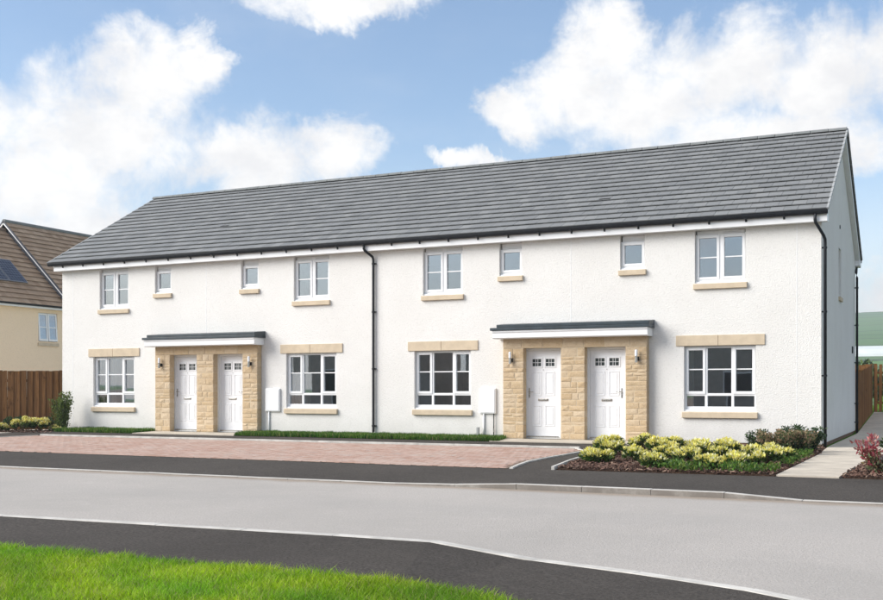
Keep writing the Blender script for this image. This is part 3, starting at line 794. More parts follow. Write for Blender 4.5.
# roof --------------------------------------------------------------
XA, XB = L-.3, .16                    # tiled width
ye = -.29; ze = 5.17; sl_len = (RY-ye)/math.cos(PIT)
under = MB()
def slope_pt(v, n, back=False):
    y = ye+v*math.cos(PIT)-n*math.sin(PIT); z = ze+v*math.sin(PIT)+n*math.cos(PIT)
    return (2*RY-y if back else y), z
RZ = slope_pt(sl_len, 0)[1]
for bk in (False, True):
    a = slope_pt(.0, -.012, bk); b = slope_pt(sl_len, -.012, bk); c = slope_pt(0, -.05, bk); d = slope_pt(sl_len, -.05, bk)
    pr = [a, b, d, c]
    under.prism(pr, lambda p, e: ((XA+.01 if e == 0 else XB-.01), p[0], p[1]))
roof = under.build('roof', M_UNDER, T)
G = sl_len/17.0; TWID = .3
tv = [(-TWID/2+.0032, 0, .042), (TWID/2-.0032, 0, .042), (TWID/2-.0032, .40, -.006), (-TWID/2+.0032, .40, -.006),
      (-TWID/2+.0032, .003, .061), (TWID/2-.0032, .003, .061), (TWID/2-.0032, .40, .014), (-TWID/2+.0032, .40, .014)]
tf = [(0, 3, 2, 1), (4, 5, 6, 7), (0, 1, 5, 4), (1, 2, 6, 5), (2, 3, 7, 6), (3, 0, 4, 7)]
tme = bpy.data.meshes.new('roof_tile'); tme.from_pydata(tv, [], tf); tme.materials.append(M_TILE_O); tme.update()
half = bpy.data.meshes.new('roof_half_tile'); half.from_pydata([(x*.5, y, z) for x, y, z in tv], [], tf); half.materials.append(M_TILE_O); half.update()
big = MB(); count = 0; ntile = []
for i in range(17):
    st = TWID/2 if i % 2 else 0
    x = XB-.02
    first = True
    while x > XA+.02:
        wd = TWID/2 if (first and i % 2) else TWID
        wd = min(wd, x-XA-.01); first = False
        ntile.append((x-wd, x, i)); x -= wd
ntile.sort(key=lambda q: -q[1])
def tile_xf(x0, x1, i, back=False):
    v = i*G+(.0 if i else -.0)
    y, z = slope_pt(v, random.uniform(-.001, .002), back)
    return Vector(((x0+x1)/2, y, z))
lastfull = 0
for (x0, x1, i) in ntile:
    if x1-x0 < .04: continue
    sc_ = (x1-x0)/TWID; loc = tile_xf(x0, x1, i); ty = min(1, (sl_len-i*G)/.40)
    if lastfull < 300:
        me = half if abs(sc_-.5) < .02 else tme
        o = inst('roof_tile', me, roof, loc, (PIT+random.uniform(-.006, .006), random.uniform(-.006, .006), 0), (1 if me is half else sc_, ty, 1)); lastfull += 1
    else:
        n = len(big.v); jit = random.uniform(-.006, .006); cp, sp_ = math.cos(PIT+jit), math.sin(PIT+jit)
        big.v += [(loc.x+a*sc_, loc.y+b*ty*cp-c*sp_, loc.z+b*ty*sp_+c*cp) for a, b, c in tv]
        big.f += [tuple(n+k for k in q) for q in tf]
big.build('roof_tile_mass', M_TILE_I, roof, kind='stuff')
bb = MB()
for i in range(17):                    # rear slope: courses only
    a = slope_pt(i*G, .05, True); b = slope_pt(min(sl_len, i*G+.4), .018, True); c = slope_pt(i*G, .02, True)
    bb.quad((XB-.02, a[0], a[1]), (XA, a[0], a[1]), (XA, b[0], b[1]), (XB-.02, b[0], b[1])); bb.quad((XB-.02, c[0], c[1]), (XA, c[0], c[1]), (XA, a[0], a[1]), (XB-.02, a[0], a[1]))
bb.build('rear_slope', M_TILE_I, roof)
VENTS = ((-17.13, 1.87), (-5.24, 1.83))
# low dark tile vents in the slope
for vx, vv in VENTS:
    vm = MB(); i_ = round(vv/G)*G
    for (du0, du1, dv0, dv1, n0, n1) in ((-.15, .15, .02, .15, .05, .072),):
        pts = [(vx+du0, *slope_pt(i_+dv0, n0)), (vx+du1, *slope_pt(i_+dv0, n0)), (vx+du1, *slope_pt(i_+dv1, n0-.03)), (vx+du0, *slope_pt(i_+dv1, n0-.03)),
               (vx+du0*.9, *slope_pt(i_+dv0, n1)), (vx+du1*.9, *slope_pt(i_+dv0, n1)), (vx+du1*.9, *slope_pt(i_+dv1, n0-.01)), (vx+du0*.9, *slope_pt(i_+dv1, n0-.01))]
        vm.v += pts; vm.f += tf
    vm.build('tile_vent', M_UNDER, roof)
# ridge tiles
rt = MB(); nr = 8; lr = .445
prof = [(.135*math.cos(math.pi*k/nr)*1.0, .09*math.sin(math.pi*k/nr)) for k in range(nr+1)]
prof2 = [(p*.86, q*.82-.005) for p, q in prof]
n = 0
rt.v = [(-lr/2, p, q) for p, q in prof]+[(lr/2-.012, p, q) for p, q in prof]+[(-lr/2, p, q) for p, q in prof2]+[(lr/2-.012, p, q) for p, q in prof2]
m_ = nr+1
for k in range(nr):
    rt.f += [(k, k+1, m_+k+1, m_+k), (2*m_+k, 3*m_+k, 3*m_+k+1, 2*m_+k+1), (k, 2*m_+k, 2*m_+k+1, k+1), (m_+k, m_+k+1, 3*m_+k+1, 3*m_+k)]
rme = bpy.data.meshes.new('ridge_tile'); rme.from_pydata(rt.v, [], rt.f); rme.materials.append(M_RIDGE); rme.update()
x = XB-lr/2
while x > XA: inst('ridge_tile', rme, roof, (x, RY, RZ-.0+random.uniform(-.003, .003)), (0, random.uniform(-.004, .004), 0)); x -= lr
# verge caps down the right and left edges
for xe, sg in ((XB, 1), (XA, -1)):
    vm = MB().box(-.022, .022, -.005, G+.03, .0, .058)
    vme = bpy.data.meshes.new('verge_cap'); vme.from_pydata(vm.v, [], vm.f); vme.materials.append(M_VERGE); vme.update()
    for i in range(17):
        for bk in (False, True):
            y, z = slope_pt(i*G, .0, bk)
            inst('verge_cap', vme, roof, (xe-.0*sg, y, z), (PIT-.045, 0, 0) if not bk else (PIT-.045, 0, math.pi))
# verge soffit / barge boards
for xw, sg in ((0, 1), (L, -1)):
    for bk in (False, True):
        a, b = (XB-.03, .001) if sg > 0 else (XA+.03, L-.001)
        p0 = slope_pt(.12, -.055, bk); p1 = slope_pt(sl_len-.02, -.055, bk); q0 = slope_pt(.12, -.20, bk); q1 = slope_pt(sl_len-.1, -.20, bk)
        mb = MB(); mb.prism([p0, p1, q1, q0], lambda p, e: ((min(a, b) if e == 0 else max(a, b)), p[0], p[1]))
        mb.build('barge_board', M_PVC, roof)
# eaves: soffit + fascia + gutter, front and back
for bk in (False, True):
    fy = (lambda y: 2*RY-y) if bk else (lambda y: y)
    m = MB(); y0, y1 = sorted((fy(-.2), fy(-.001))); m.box(L-.14, .142, y0, y1, ZS, ZS+.02); y0, y1 = sorted((fy(-.215), fy(-.195))); m.box(L-.142, .144, y0, y1, ZS-.006, 5.16)
    m.build('fascia', M_PVC, T, bevel=.004)
    for xx in ((.001, .138), (L-.138, L-.001)):
        y0, y1 = sorted((fy(-.194), fy(.12))); MB().box(xx[0], xx[1], y0, y1, ZS+.021, 5.13).build('eaves_box_end', M_PVC, T, bevel=.004)
    pr = [(-.27+.06*math.cos(t), 5.195+.105*math.sin(t)) for t in np.linspace(math.pi, 2*math.pi, 11)]; pin = [(-.27+.054*math.cos(t), 5.197+.098*math.sin(t)) for t in np.linspace(2*math.pi, math.pi, 11)]
    gm = MB(); gm.prism(pr+pin, lambda p, e: ((XA+.0 if e == 0 else XB), fy(p[0]), p[1])); gut = gm.build('gutter', M_BLACK, T)
    if not bk:
        x = -.75
        while x > L:
            gb = MB(); gb.box(x-.022, x+.022, -.232, -.214, 5.035, 5.16); gb.box(x-.02, x+.02, -.335, -.226, 5.085, 5.108); gb.build('gutter_bracket', M_BLACK, gut, bevel=.004); x -= .815
# downpipes
def downpipe(pts, clips, r=.034):
    d = MB().tube(pts, r, 14).build('downpipe', M_BLACK, T, smooth=True)
    for (x, y, z, dx, dy) in clips:
        c = MB().tube([(x, y, z-.022), (x, y, z+.022)], r+.009, 14); c.box(*sorted((x, x+dx)) if dx else (x-.02, x+.02), *(sorted((y, y+dy)) if dy else (y-.02, y+.02)), z-.015, z+.015)
        c.build('pipe_clip', M_BLACK, d)
    return d
downpipe([(-11.33, -.27, 5.12), (-11.33, -.27, 5.0), (-11.31, -.25, 4.95), (-11.18, -.07, 4.8), (-11.165, -.055, 4.73), (-11.165, -.055, .2), (-11.165, -.07, .12), (-11.165, -.12, .08)],
         [(-11.165, -.055, z, .07, .054) for z in (4.62, 3.35, 1.85, .35)])
downpipe([(-.1, -.27, 5.12), (-.1, -.27, 4.98), (-.09, -.26, 4.92), (.05, -.03, 4.66), (.075, .03, 4.58), (.075, .045, 4.5), (.075, .045, .02)],
         [(.075, .045, z, -.075, 0) for z in (4.4, 3.0, 1.6, .3)])
downpipe([(.02, DEP+.27, 5.12), (.02, DEP+.27, 5.0), (.05, 8.98, 4.75), (.075, 8.9, 4.6), (.075, 8.9, .02)], [(.075, 8.9, z, -.075, 0) for z in (4.3, 3.2, 2.1, .9, .35)])
MB().box(-.01, .03, 8.0, 8.2, 2.35, 2.55).build('vent_cover', M_BLACK, T, bevel=.004)
MB().tube([(-.01, 4.3, 5.45), (.02, 4.3, 5.45)], .05, 12).build('vent_cover', M_BLACK, T)

# ================================================================== NEIGHBOUR HOUSES
def neighbour(name, label, y0, y1, dz, window=None, panels=False):
    H = thing(name, (-37.15, (y0+y1)/2, 0), label, 'house')
    p = math.atan(.948); xw0, xw1 = -33.5, -40.8; xr = -37.15; xe = -33.2; zee = 5.0+dz
    zr = zee+(xe-xr)*.948
    wl = MB()
    if window:
        a, b, c, d = window
        for (yy0, yy1, z0, z1) in ((y0, a, 0, zee+.1), (b, y1, 0, zee+.1), (a, b, 0, c), (a, b, d, zee+.1)): wl.quad((xw0, yy0, z0), (xw0, yy1, z0), (xw0, yy1, z1), (xw0, yy0, z1))
        e = xw0-.16
        wl.quad((xw0, a, c), (xw0, b, c), (e, b, c), (e, a, c)); wl.quad((xw0, a, d), (e, a, d), (e, b, d), (xw0, b, d)); wl.quad((xw0, a, c), (e, a, c), (e, a, d), (xw0, a, d)); wl.quad((xw0, b, c), (xw0, b, d), (e, b, d), (e, b, c))
    else: wl.quad((xw0, y0, 0), (xw0, y1, 0), (xw0, y1, zee+.1), (xw0, y0, zee+.1))
    for y, rv in ((y0, 0), (y1, 1)):
        q = [(xw1, y, 0), (xw0, y, 0), (xw0, y, zee+.1), (xr, y, zr-.15), (xw1, y, zee+.1)]
        wl.poly(list(reversed(q)) if rv else q)
    wl.quad((xw1, y1, 0), (xw1, y0, 0), (xw1, y0, zee+.1), (xw1, y1, zee+.1))
    wl.build('wall', M_CREAM, H)
    sl = (xe-xr)/math.cos(p)
    def sp2(v, n, m=False):
        x = xe-v*math.cos(p)+n*math.sin(p); z = zee+v*math.sin(p)+n*math.cos(p)
        return (2*xr-x if m else x), z
    u = MB(); ov = .12
    for mm in (False, True):
        u.prism([sp2(0, -.01, mm), sp2(sl, -.01, mm), sp2(sl, -.05, mm), sp2(0, -.05, mm)], lambda q, e: (q[0], (y0-ov+.01 if e == 0 else y1-.01), q[1]))
    rf = u.build('roof', M_UNDER, H)
    tl = MB(); g = .335; nrow = int(sl/g)+1
    for i in range(nrow):
        yq = y0-ov+(.15 if i % 2 else 0)-.15
        while yq < y1:
            ya, yb = max(yq, y0-ov), min(yq+.3, y1)
            if yb-ya > .03:
                ve = min(sl, i*g+.4); n = len(tl.v); j = random.uniform(-.003, .003)
                for nn, dv in ((.036+j, 0), (.062+j, 0)):
                    a = sp2(i*g, nn); b = sp2(ve, nn-.046)
                    tl.v += [(a[0], ya+.002, a[1]), (a[0], yb-.002, a[1]), (b[0], yb-.002, b[1]), (b[0], ya+.002, b[1])]
                tl.f += [tuple(n+k for k in q) for q in tf]
            yq += .3
    tl.build('roof_tile_mass', M_TILE_B, rf, kind='stuff')
    b_ = MB()
    a, c = sp2(0, .03, True), sp2(sl, .03, True); b_.quad((a[0], y0-ov, a[1]), (a[0], y1, a[1]), (c[0], y1, c[1]), (c[0], y0-ov, c[1])); b_.build('rear_slope', M_TILE_B, rf)
    y = y0-ov
    while y < y1:
        yb = min(y+.45, y1); MB().tube([(xr, y+.006, zr+.0), (xr, yb-.006, zr+.0)], .11, 10).build('ridge_tile', M_RIDGEB if dz == 0 else M_RIDGE, rf); y += .45
    # verge of the street end: pale barge board over dark cladding
    for mm in (False, True):
        q = [sp2(0, .05, mm), sp2(sl, .05, mm), sp2(sl, -.12, mm), sp2(0, -.12, mm)]
        MB().prism([sp2(-.02, .045, mm), sp2(sl, .045, mm), sp2(sl, -.03, mm), sp2(-.02, -.03, mm)], lambda q, e: (q[0], (y0-ov-.03 if e == 0 else y0-ov-.001), q[1])).build('verge_trim', M_BARGE_D, rf)
        MB().prism([sp2(0, -.032, mm), sp2(sl, -.032, mm), sp2(sl, -.085, mm), sp2(0, -.085, mm)], lambda q, e: (q[0], (y0-ov-.02 if e == 0 else y0-ov+.03), q[1])).build('barge_board', M_PVC, rf)
        MB().prism([sp2(0, -.087, mm), sp2(sl, -.087, mm), sp2(sl-.1, -.5, mm), sp2(0, -.5, mm)], lambda q, e: (q[0], (y0-.05 if e == 0 else y0+.02), q[1])).build('gable_cladding', M_BARGE_D, H)
    f = MB().box(xw0+.002, xe-.0, y0-.05, y1, zee-.12, zee-.03).build('fascia', M_PVC, H)
    gpr = [(xe+.04+.055*math.cos(t), zee+.03+.08*math.sin(t)) for t in np.linspace(math.pi, 2*math.pi, 9)]
    MB().prism(gpr, lambda q, e: (q[0], (y0-.1 if e == 0 else y1), q[1])).build('gutter', M_BLACK, H)
    if window:
        a, b, c, d = window; x = xw0-.09
        fm_ = MB(); t = .05
        fm_.box(x-.06, x, a, a+t, c, d); fm_.box(x-.06, x, b-t, b, c, d); fm_.box(x-.06, x-.001, a+t, b-t, c, c+t); fm_.box(x-.06, x-.001, a+t, b-t, d-t, d); mid = (a+b)/2; fm_.box(x-.06, x-.001, mid-.03, mid+.03, c+t, d-t)
        win = fm_.build('window', M_PVC, H)
        for s0, s1 in ((a+.02, mid-.02), (mid+.02, b-.02)):            # casements stand open, hung at the top
            s = MB(); zz0, zz1 = c+.02, d-.02
            for (ya, yb, za, zb) in ((s0, s0+.07, zz0, zz1), (s1-.07, s1, zz0, zz1), (s0+.07, s1-.07, zz0, zz0+.09), (s0+.07, s1-.07, zz1-.07, zz1), (s0+.07, s1-.07, (zz0+zz1)/2-.02, (zz0+zz1)/2+.02)): s.box(x+.002, x+.05, ya, yb, za, zb)
            lean = lambda vv: [(q+(zz1-r)*.07, w_, r) for q, w_, r in vv]
            s.v = lean(s.v); cs = s.build('casement', M_PVC, win)
            gm_ = MB().quad((x+.03, s0+.06, zz0+.06), (x+.03, s1-.06, zz0+.06), (x+.03, s1-.06, zz1-.06), (x+.03, s0+.06, zz1-.06)); gm_.v = lean(gm_.v); gm_.build('pane', M_GLASS, win)
        MB().box(xw0-.1, xw0+.06, a-.04, b+.04, c-.2, c-.06).build('sill', M_SAND, win, bevel=.006)
        MB().quad((xw0-.6, a-.6, c-.6), (xw0-.6, b+.4, c-.6), (xw0-.6, b+.4, d+.2), (xw0-.6, a-.6, d+.2)).build('blind', M_CURT, win)
    return H, sp2, sl, zee
HA, spA, slA, _ = neighbour('cream_house', 'cream rendered house with brown tiled roof and rooftop solar panels', 2.2, 11.3, 0, (9.82, 10.92, 3.46, 4.72), True)
neighbour('raised_cream_house', 'taller brown roofed house with pale barge board behind the solar panel roof', 11.32, 21.0, .42)
xw = -33.2
def on_roofA(y, z, n): 
    v = (z-5.0)/math.sin(math.atan(.948)); q = spA(v, n); return (q[0], y, q[1])
for k, (ya, yb, za, zb) in enumerate(((8.9, 9.87, 5.98, 7.05), (7.9, 8.87, 5.98, 7.05), (6.9, 7.87, 5.98, 7.05))):
    P_ = thing('solar_panel', on_roofA((ya+yb)/2, za, .06), ['dark blue solar panel on the brown roof, nearest its right verge', 'dark solar panel at the left picture edge on the brown roof', 'dark solar panel furthest from the verge on the brown roof'][k], 'solar panel', 'solar panels on the brown roof')
    q = MB(); a = [on_roofA(ya, za, .07), on_roofA(yb, za, .07), on_roofA(yb, zb, .07), on_roofA(ya, zb, .07)]; b = [on_roofA(ya, za, .105), on_roofA(yb, za, .105), on_roofA(yb, zb, .105), on_roofA(ya, zb, .105)]
    q.v = a+b; q.f = tf; q.build('frame', M_SOLAR_FR, P_)
    e = .03; MB().quad(on_roofA(ya+e, za+e, .108), on_roofA(yb-e, za+e, .108), on_roofA(yb-e, zb-e, .108), on_roofA(ya+e, zb-e, .108)).build('cell_sheet', M_SOLAR, P_)

MB().poly([(x, y, -.02) for x, y in ((-33.45, -2.3), (-24.2, -2.3), (-24.2, 24), (-33.45, 24))]).build('added_pale_ground', M_CONC, kind='structure')  # unseen pale sheet, added to keep green bounce off the cream wall
# houses across the street: behind the camera, they are what the window glass mirrors
M_OPP = simple('dark_buff_render', (.44, .41, .37), .95, .1, 3, spec=.1, bmp=(30, .01))
M_DKWIN = simple('dark_far_window', (.03, .035, .04), .1, .1, 3, spec=.6)
def opposite(xc, m, lb, gable=True):
    H = thing('opposite_house', (xc, -38, 0), lb, 'house', 'houses across the street'); hw = 4.4; yf = -34.0; yb = -43.0
    MB().prism([(xc-hw, -.1), (xc+hw, -.1), (xc+hw, 4.7), (xc, 7.9), (xc-hw, 4.7)], lambda p, e: (p[0], yf if e == 0 else yb, p[1])).build('wall', m, H)
    for sg in (-1, 1):
        MB().prism([(xc, 7.94), (xc+sg*(hw+.3), 4.52), (xc+sg*(hw+.3), 4.72), (xc, 8.16)], lambda p, e: (p[0], yf+.3 if e == 0 else yb-.3, p[1])).build('roof', M_TILE_B, H)
    for (a, c, ww, hh) in ((-2.6, .9, 1.8, 1.4), (-2.4, 3.7, 1.3, 1.2), (1.2, 3.7, 1.3, 1.2)):
        f = MB().box(xc+a-.08, xc+a+ww+.08, yf+.002, yf+.05, c-.08, c+hh+.08).build('window', M_PVC, H); MB().box(xc+a, xc+a+ww, yf+.051, yf+.06, c, c+hh).build('pane', M_DKWIN, f)
    d = MB().box(xc+1.4, xc+2.4, yf+.002, yf+.06, .1, 2.2).build('door', M_BARGE_D, H); MB().tube([(xc+2.25, yf+.06, 1.1), (xc+2.25, yf+.1, 1.1)], .03, 8).build('handle', M_STEEL, d)
opposite(-5.6, M_OPP, 'house mirrored in the rightmost upper window of the terrace')
opposite(-18.5, M_OPP, 'house mirrored in the middle ground floor windows of the terrace')
opposite(-31.5, M_OPP, 'house mirrored in the leftmost windows of the terrace')
opposite(7.6, M_RENDER, 'house across the street behind the photographer, right of the mirrored ones')
MB().poly([(x, y, -.03) for x, y in ((-220, -260), (200, -260), (200, -26.9), (-220, -26.9))]).build('added_mirror_ground', M_JOINT, kind='structure')  # brown sheet added out of view so the low panes mirror no green turf

# ================================================================== FENCES
def fence(name, label, p0, p1, z0f, h, bw, gap, m, lap=True, rails_front=True):
    a = Vector((p0[0], p0[1], 0)); b = Vector((p1[0], p1[1], 0)); d = (b-a); Ln = d.length; d.normalize(); nrm = Vector((d.y, -d.x, 0))
    if nrm.dot(Vector((2.5, -24.5, 0))-a) < 0: nrm = -nrm
    F_ = thing(name, (p0[0], p0[1], z0f(0)), label, 'fence')
    n = int(Ln/(bw+gap)); ang = math.atan2(d.y, d.x)
    base = MB().box(-bw/2, bw/2, -.011, .011, 0, 1); me = bpy.data.meshes.new('board'); me.from_pydata(base.v, [], base.f); me.materials.append(m); me.update()
    for i in range(n):
        s = (i+.5)*(bw+gap); c = a+d*s; yo = .014 if (lap and i % 2) else 0
        hh = h+random.uniform(-.008, .008)
        o = inst('board', me, F_, (c.x+nrm.x*yo, c.y+nrm.y*yo, z0f(s)+.04), (random.uniform(-.006, .006), random.uniform(-.006, .006), ang), (1.04 if (lap and i % 2) else 1, 1, hh-.04))
    def bar(s0, s1, y0, y1, z0, z1, nm):
        mb = MB()
        for s in (s0, s1):
            for yo in (y0, y1):
                for z in (z0, z1): mb.v.append((a.x+d.x*s+nrm.x*yo, a.y+d.y*s+nrm.y*yo, z0f(s)+z))
        mb.f = [(0, 1, 3, 2), (4, 6, 7, 5), (0, 4, 5, 1), (2, 3, 7, 6), (1, 5, 7, 3), (0, 2, 6, 4)]
        mb.build(nm, m, F_)
    for z in (.35, 1.0, h-.3): bar(0, Ln, -.06, -.014, z-.04, z+.04, 'rail')
    s = .05
    while s < Ln: bar(s-.05, s+.05, -.17, -.062, -.2, h+.02, 'post'); s += 1.9
    return F_
fd = Vector((-.902, -.432)) 
fence('timber_fence', 'brown close boarded timber fence meeting the terrace at its left corner', (-22.22, .02), (-22.22+fd.x*5.5, .02+fd.y*5.5), lambda s: .04, 1.85, .098, .001, M_WOOD)
fence('garden_fence', 'tan boarded garden fence running back from the rear gable corner', (.06, 9.36), (.06, 15.8), lambda s: .05+s*.066, 1.75, .11, .004, M_WOOD2)
fence('back_fence', 'dark gapped timber fence closing the far end of the concrete path', (.1, 16.05), (6.5, 16.05), lambda s: .5, 1.72, .10, .05, M_WOOD, False)
fence('return_fence', 'low dark fence top showing above the tan garden fence', (.0, 15.9), (-14, 15.9), lambda s: .45, 1.75, .12, .01, M_WOOD)

# ================================================================== PLANTS
def leaves(pos, nrm, size, cols, aspect=.5, fold=.2):
    """diamond leaves: pos (N,3), nrm = growth direction (N,3)"""
    N = len(pos); nrm = nrm/np.linalg.norm(nrm, axis=1, keepdims=True)
    rv = rng.normal(size=(N, 3)); side = np.cross(nrm, rv); side /= np.linalg.norm(side, axis=1, keepdims=True)+1e-9
    up = np.cross(side, nrm); s = size.reshape(-1, 1)
    a = pos; b = pos+nrm*s*.5+side*s*aspect*.5+up*s*fold*.5; c = pos+nrm*s; d = pos+nrm*s*.5-side*s*aspect*.5+up*s*fold*.5
    V = np.stack([a, b, c, d], 1).reshape(-1, 3); i = np.arange(N)*4
    F = np.concatenate([np.stack([i, i+1, i+2], 1), np.stack([i, i+2, i+3], 1)]); C_ = np.repeat(cols, 4, 0)
    return V, F, C_
def pick(cols, N, jit=.18):
    c = np.array(cols)[rng.integers(0, len(cols), N)]; return np.clip(c*(1+rng.normal(size=(N, 1))*jit), .003, .95)
def ball(N):
    v = rng.normal(size=(N, 3)); return v/np.linalg.norm(v, axis=1, keepdims=True)
def sprigs(N, rad, hgt, tipcol, incol, ns=20, lsize=.05):
    sa = rng.random(ns)*6.283; sr = rad*(.25+.75*rng.random(ns)**.5); sh = hgt*(.55+.5*rng.random(ns)); t = rng.random(N)**.75; k = rng.integers(0, ns, N)
    p = np.stack([np.cos(sa)[k]*sr[k]*(.25+.75*t)+rng.normal(size=N)*.035, np.sin(sa)[k]*sr[k]*(.25+.75*t)+rng.normal(size=N)*.035, .03+t*sh[k]], 1)
    g = rng.normal(size=(N, 3))*.7+np.array([0, 0, .75])+p*np.array([1.2, 1.2, 0])
    c = np.where((t+rng.normal(size=N)*.18 > .55)[:, None], pick(tipcol, N), pick(incol, N)); return p, g, lsize*(.65+.7*rng.random(N)), c
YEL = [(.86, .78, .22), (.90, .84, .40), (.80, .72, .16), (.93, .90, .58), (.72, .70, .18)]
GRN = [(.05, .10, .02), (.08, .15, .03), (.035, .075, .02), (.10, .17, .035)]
def mound(N, rad, hgt, tipcol, incol, tip_frac=.62, lsize=.045, lumps=9):
    # leaves gathered on several sprays
    cs = ball(lumps)*np.array([.74, .74, .42]); cs[:, 2] = np.abs(cs[:, 2])*.9+.38
    cs *= np.array([rad, rad, hgt*(1.0)])
    ix = rng.integers(0, lumps, N); dirs = ball(N); rr = rng.random(N)**.4
    r0 = rad*.36*(.7+.6*rng.random(lumps))
    p = cs[ix]+dirs*(rr*r0[ix])[:, None]*np.array([1, 1, .75]); p[:, 2] = np.maximum(p[:, 2], .015)
    g = dirs*.8+np.array([0, 0, .55])+(p-np.array([0, 0, hgt*.3]))/rad*.4+rng.normal(size=(N, 3))*.25
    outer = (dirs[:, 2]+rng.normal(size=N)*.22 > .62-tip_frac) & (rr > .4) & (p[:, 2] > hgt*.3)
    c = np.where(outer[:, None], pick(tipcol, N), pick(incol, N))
    return p, g, lsize*(.7+.6*rng.random(N)), c
def plant(name, label, cat, group, loc, arr, stems=7, sh=.3, srad=.2, aspect=.5):
    P_ = thing(name, loc, label, cat, group); V, F, C_ = leaves(*arr[:2], arr[2], arr[3], aspect)
    np_mesh('foliage', V+np.array(loc), F, M_LEAF, P_, C_)
    mb = MB()
    for k in range(stems):
        a = random.uniform(0, 6.28); r = srad*random.uniform(.4, 1)
        mb.tube([loc, (loc[0]+r*.4*math.cos(a), loc[1]+r*.4*math.sin(a), loc[2]+sh*.5), (loc[0]+r*math.cos(a), loc[1]+r*math.sin(a), loc[2]+sh*random.uniform(.75, 1))], [.009, .007, .004], 5)
    mb.build('stem', M_TWIG, P_); return P_
yel = [  # x, y, radius, height, words that single it out
 (-3.2, -5.0, .36, .40, 'large yellow shrub, second from the left tip of the bed'),
 (-2.95, -6.85, .29, .27, 'leftmost yellow shrub at the pointed end of the bed'),
 (-2.38, -6.55, .24, .31, 'yellow shrub standing over bare bark near the left of the bed'),
 (-1.72, -7.85, .21, .27, 'yellow shrub at the front edge, left of the bed middle'),
 (-3.1, -3.2, .32, .37, 'yellow shrub in front of the right porch pillar'),
 (-2.72, -3.45, .28, .34, 'yellow shrub behind, right of the porch pillar'),
 (-2.35, -3.85, .30, .36, 'yellow shrub in the back row below bare white wall'),
 (-2.0, -5.75, .25, .30, 'yellow shrub in the middle row left of the window'),
 (-2.0, -3.6, .28, .34, 'yellow shrub in the back row under the window left end'),
 (-1.5, -6.35, .26, .30, 'yellow shrub in the middle row under the window'),
 (-1.62, -4.6, .30, .35, 'yellow shrub in the back row under the window middle'),
 (-.88, -7.72, .26, .25, 'low rounded yellow shrub at the front under the window'),
 (-1.22, -4.2, .34, .40, 'big yellow shrub in the back row under the window right end'),
 (-1.02, -5.9, .22, .29, 'small yellow shrub in the gap right of the bed middle'),
 (-.58, -6.9, .24, .25, 'low flat yellow shrub at the front, right of the window'),
 (-.65, -4.95, .24, .31, 'yellow shrub beside the dark green shrubs'),
 (-.42, -4.4, .24, .31, 'yellow shrub just before the green and bronze shrubs'),
 (-.12, -6.75, .26, .30, 'yellow shrub at the front right of the bed'),
 (.0, -5.55, .21, .29, 'rightmost yellow shrub beside the concrete path')]
for x, y, r, h, lb in yel:
    r *= random.uniform(.78, .95); N = int(2600*r*r/.1); h *= random.uniform(.72, .95)
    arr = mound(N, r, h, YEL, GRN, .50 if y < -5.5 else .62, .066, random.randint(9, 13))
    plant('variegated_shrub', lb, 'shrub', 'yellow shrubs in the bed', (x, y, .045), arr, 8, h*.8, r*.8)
BRZ = [(.20, .19, .09), (.32, .22, .13), (.11, .15, .06), (.38, .27, .17)]; DKG = [(.045, .085, .035), (.07, .12, .045), (.035, .065, .03), (.10, .15, .07)]
shr = [(-.98, -2.5, .17, .40, DKG, 'small dark green shrub standing alone left of the bronze shrubs'), (-.62, -2.85, .28, .40, BRZ, 'bronze tipped green shrub, first of the row by the wall'),
       (-.3, -2.3, .30, .47, DKG, 'taller dark green shrub in the row by the wall'), (-.28, -3.1, .28, .42, BRZ, 'bronze tipped shrub in the row, before the corner'), (-.03, -1.9, .24, .44, DKG, 'dark green shrub nearest the black corner downpipe'), (-.05, -3.0, .26, .42, BRZ, 'bronze and green shrub behind the rightmost yellow shrubs')]
for x, y, r, h, cset, lb in shr:
    arr = sprigs(int(3600*r*r/.1), r, h, cset, DKG); plant('bushy_shrub', lb, 'shrub', 'green and bronze shrubs by the corner', (x, y, .045), arr, 10, h*.85, r*.8)
# red shrub
arr = sprigs(1150, .44, .54, [(.38, .07, .09), (.46, .16, .16), (.27, .045, .065), (.52, .28, .24), (.30, .10, .08)], [(.20, .16, .08), (.13, .18, .08), (.30, .09, .08), (.22, .26, .14)], 20, .075)
plant('red_shrub', 'red leaved shrub at the right edge beside the concrete path', 'shrub', None, (1.62, -7.6, .04), arr, 14, .42, .34, .42)
arr = mound(1500, .34, .42, [(.15, .30, .03), (.20, .36, .05), (.12, .24, .03)], GRN, .7, .07, 9); plant('green_shrub', 'bright green low shrub cut by the right picture edge', 'shrub', None, (2.12, -7.75, .04), arr, 8, .3, .3)
arr = mound(1200, .4, .5, [(.05, .09, .03), (.08, .13, .04), (.16, .07, .05)], DKG, .5, .06, 9); plant('low_shrub', 'dark shrub half hidden behind the red leaved shrub', 'shrub', None, (1.75, -6.3, .03), arr, 8, .4, .3)
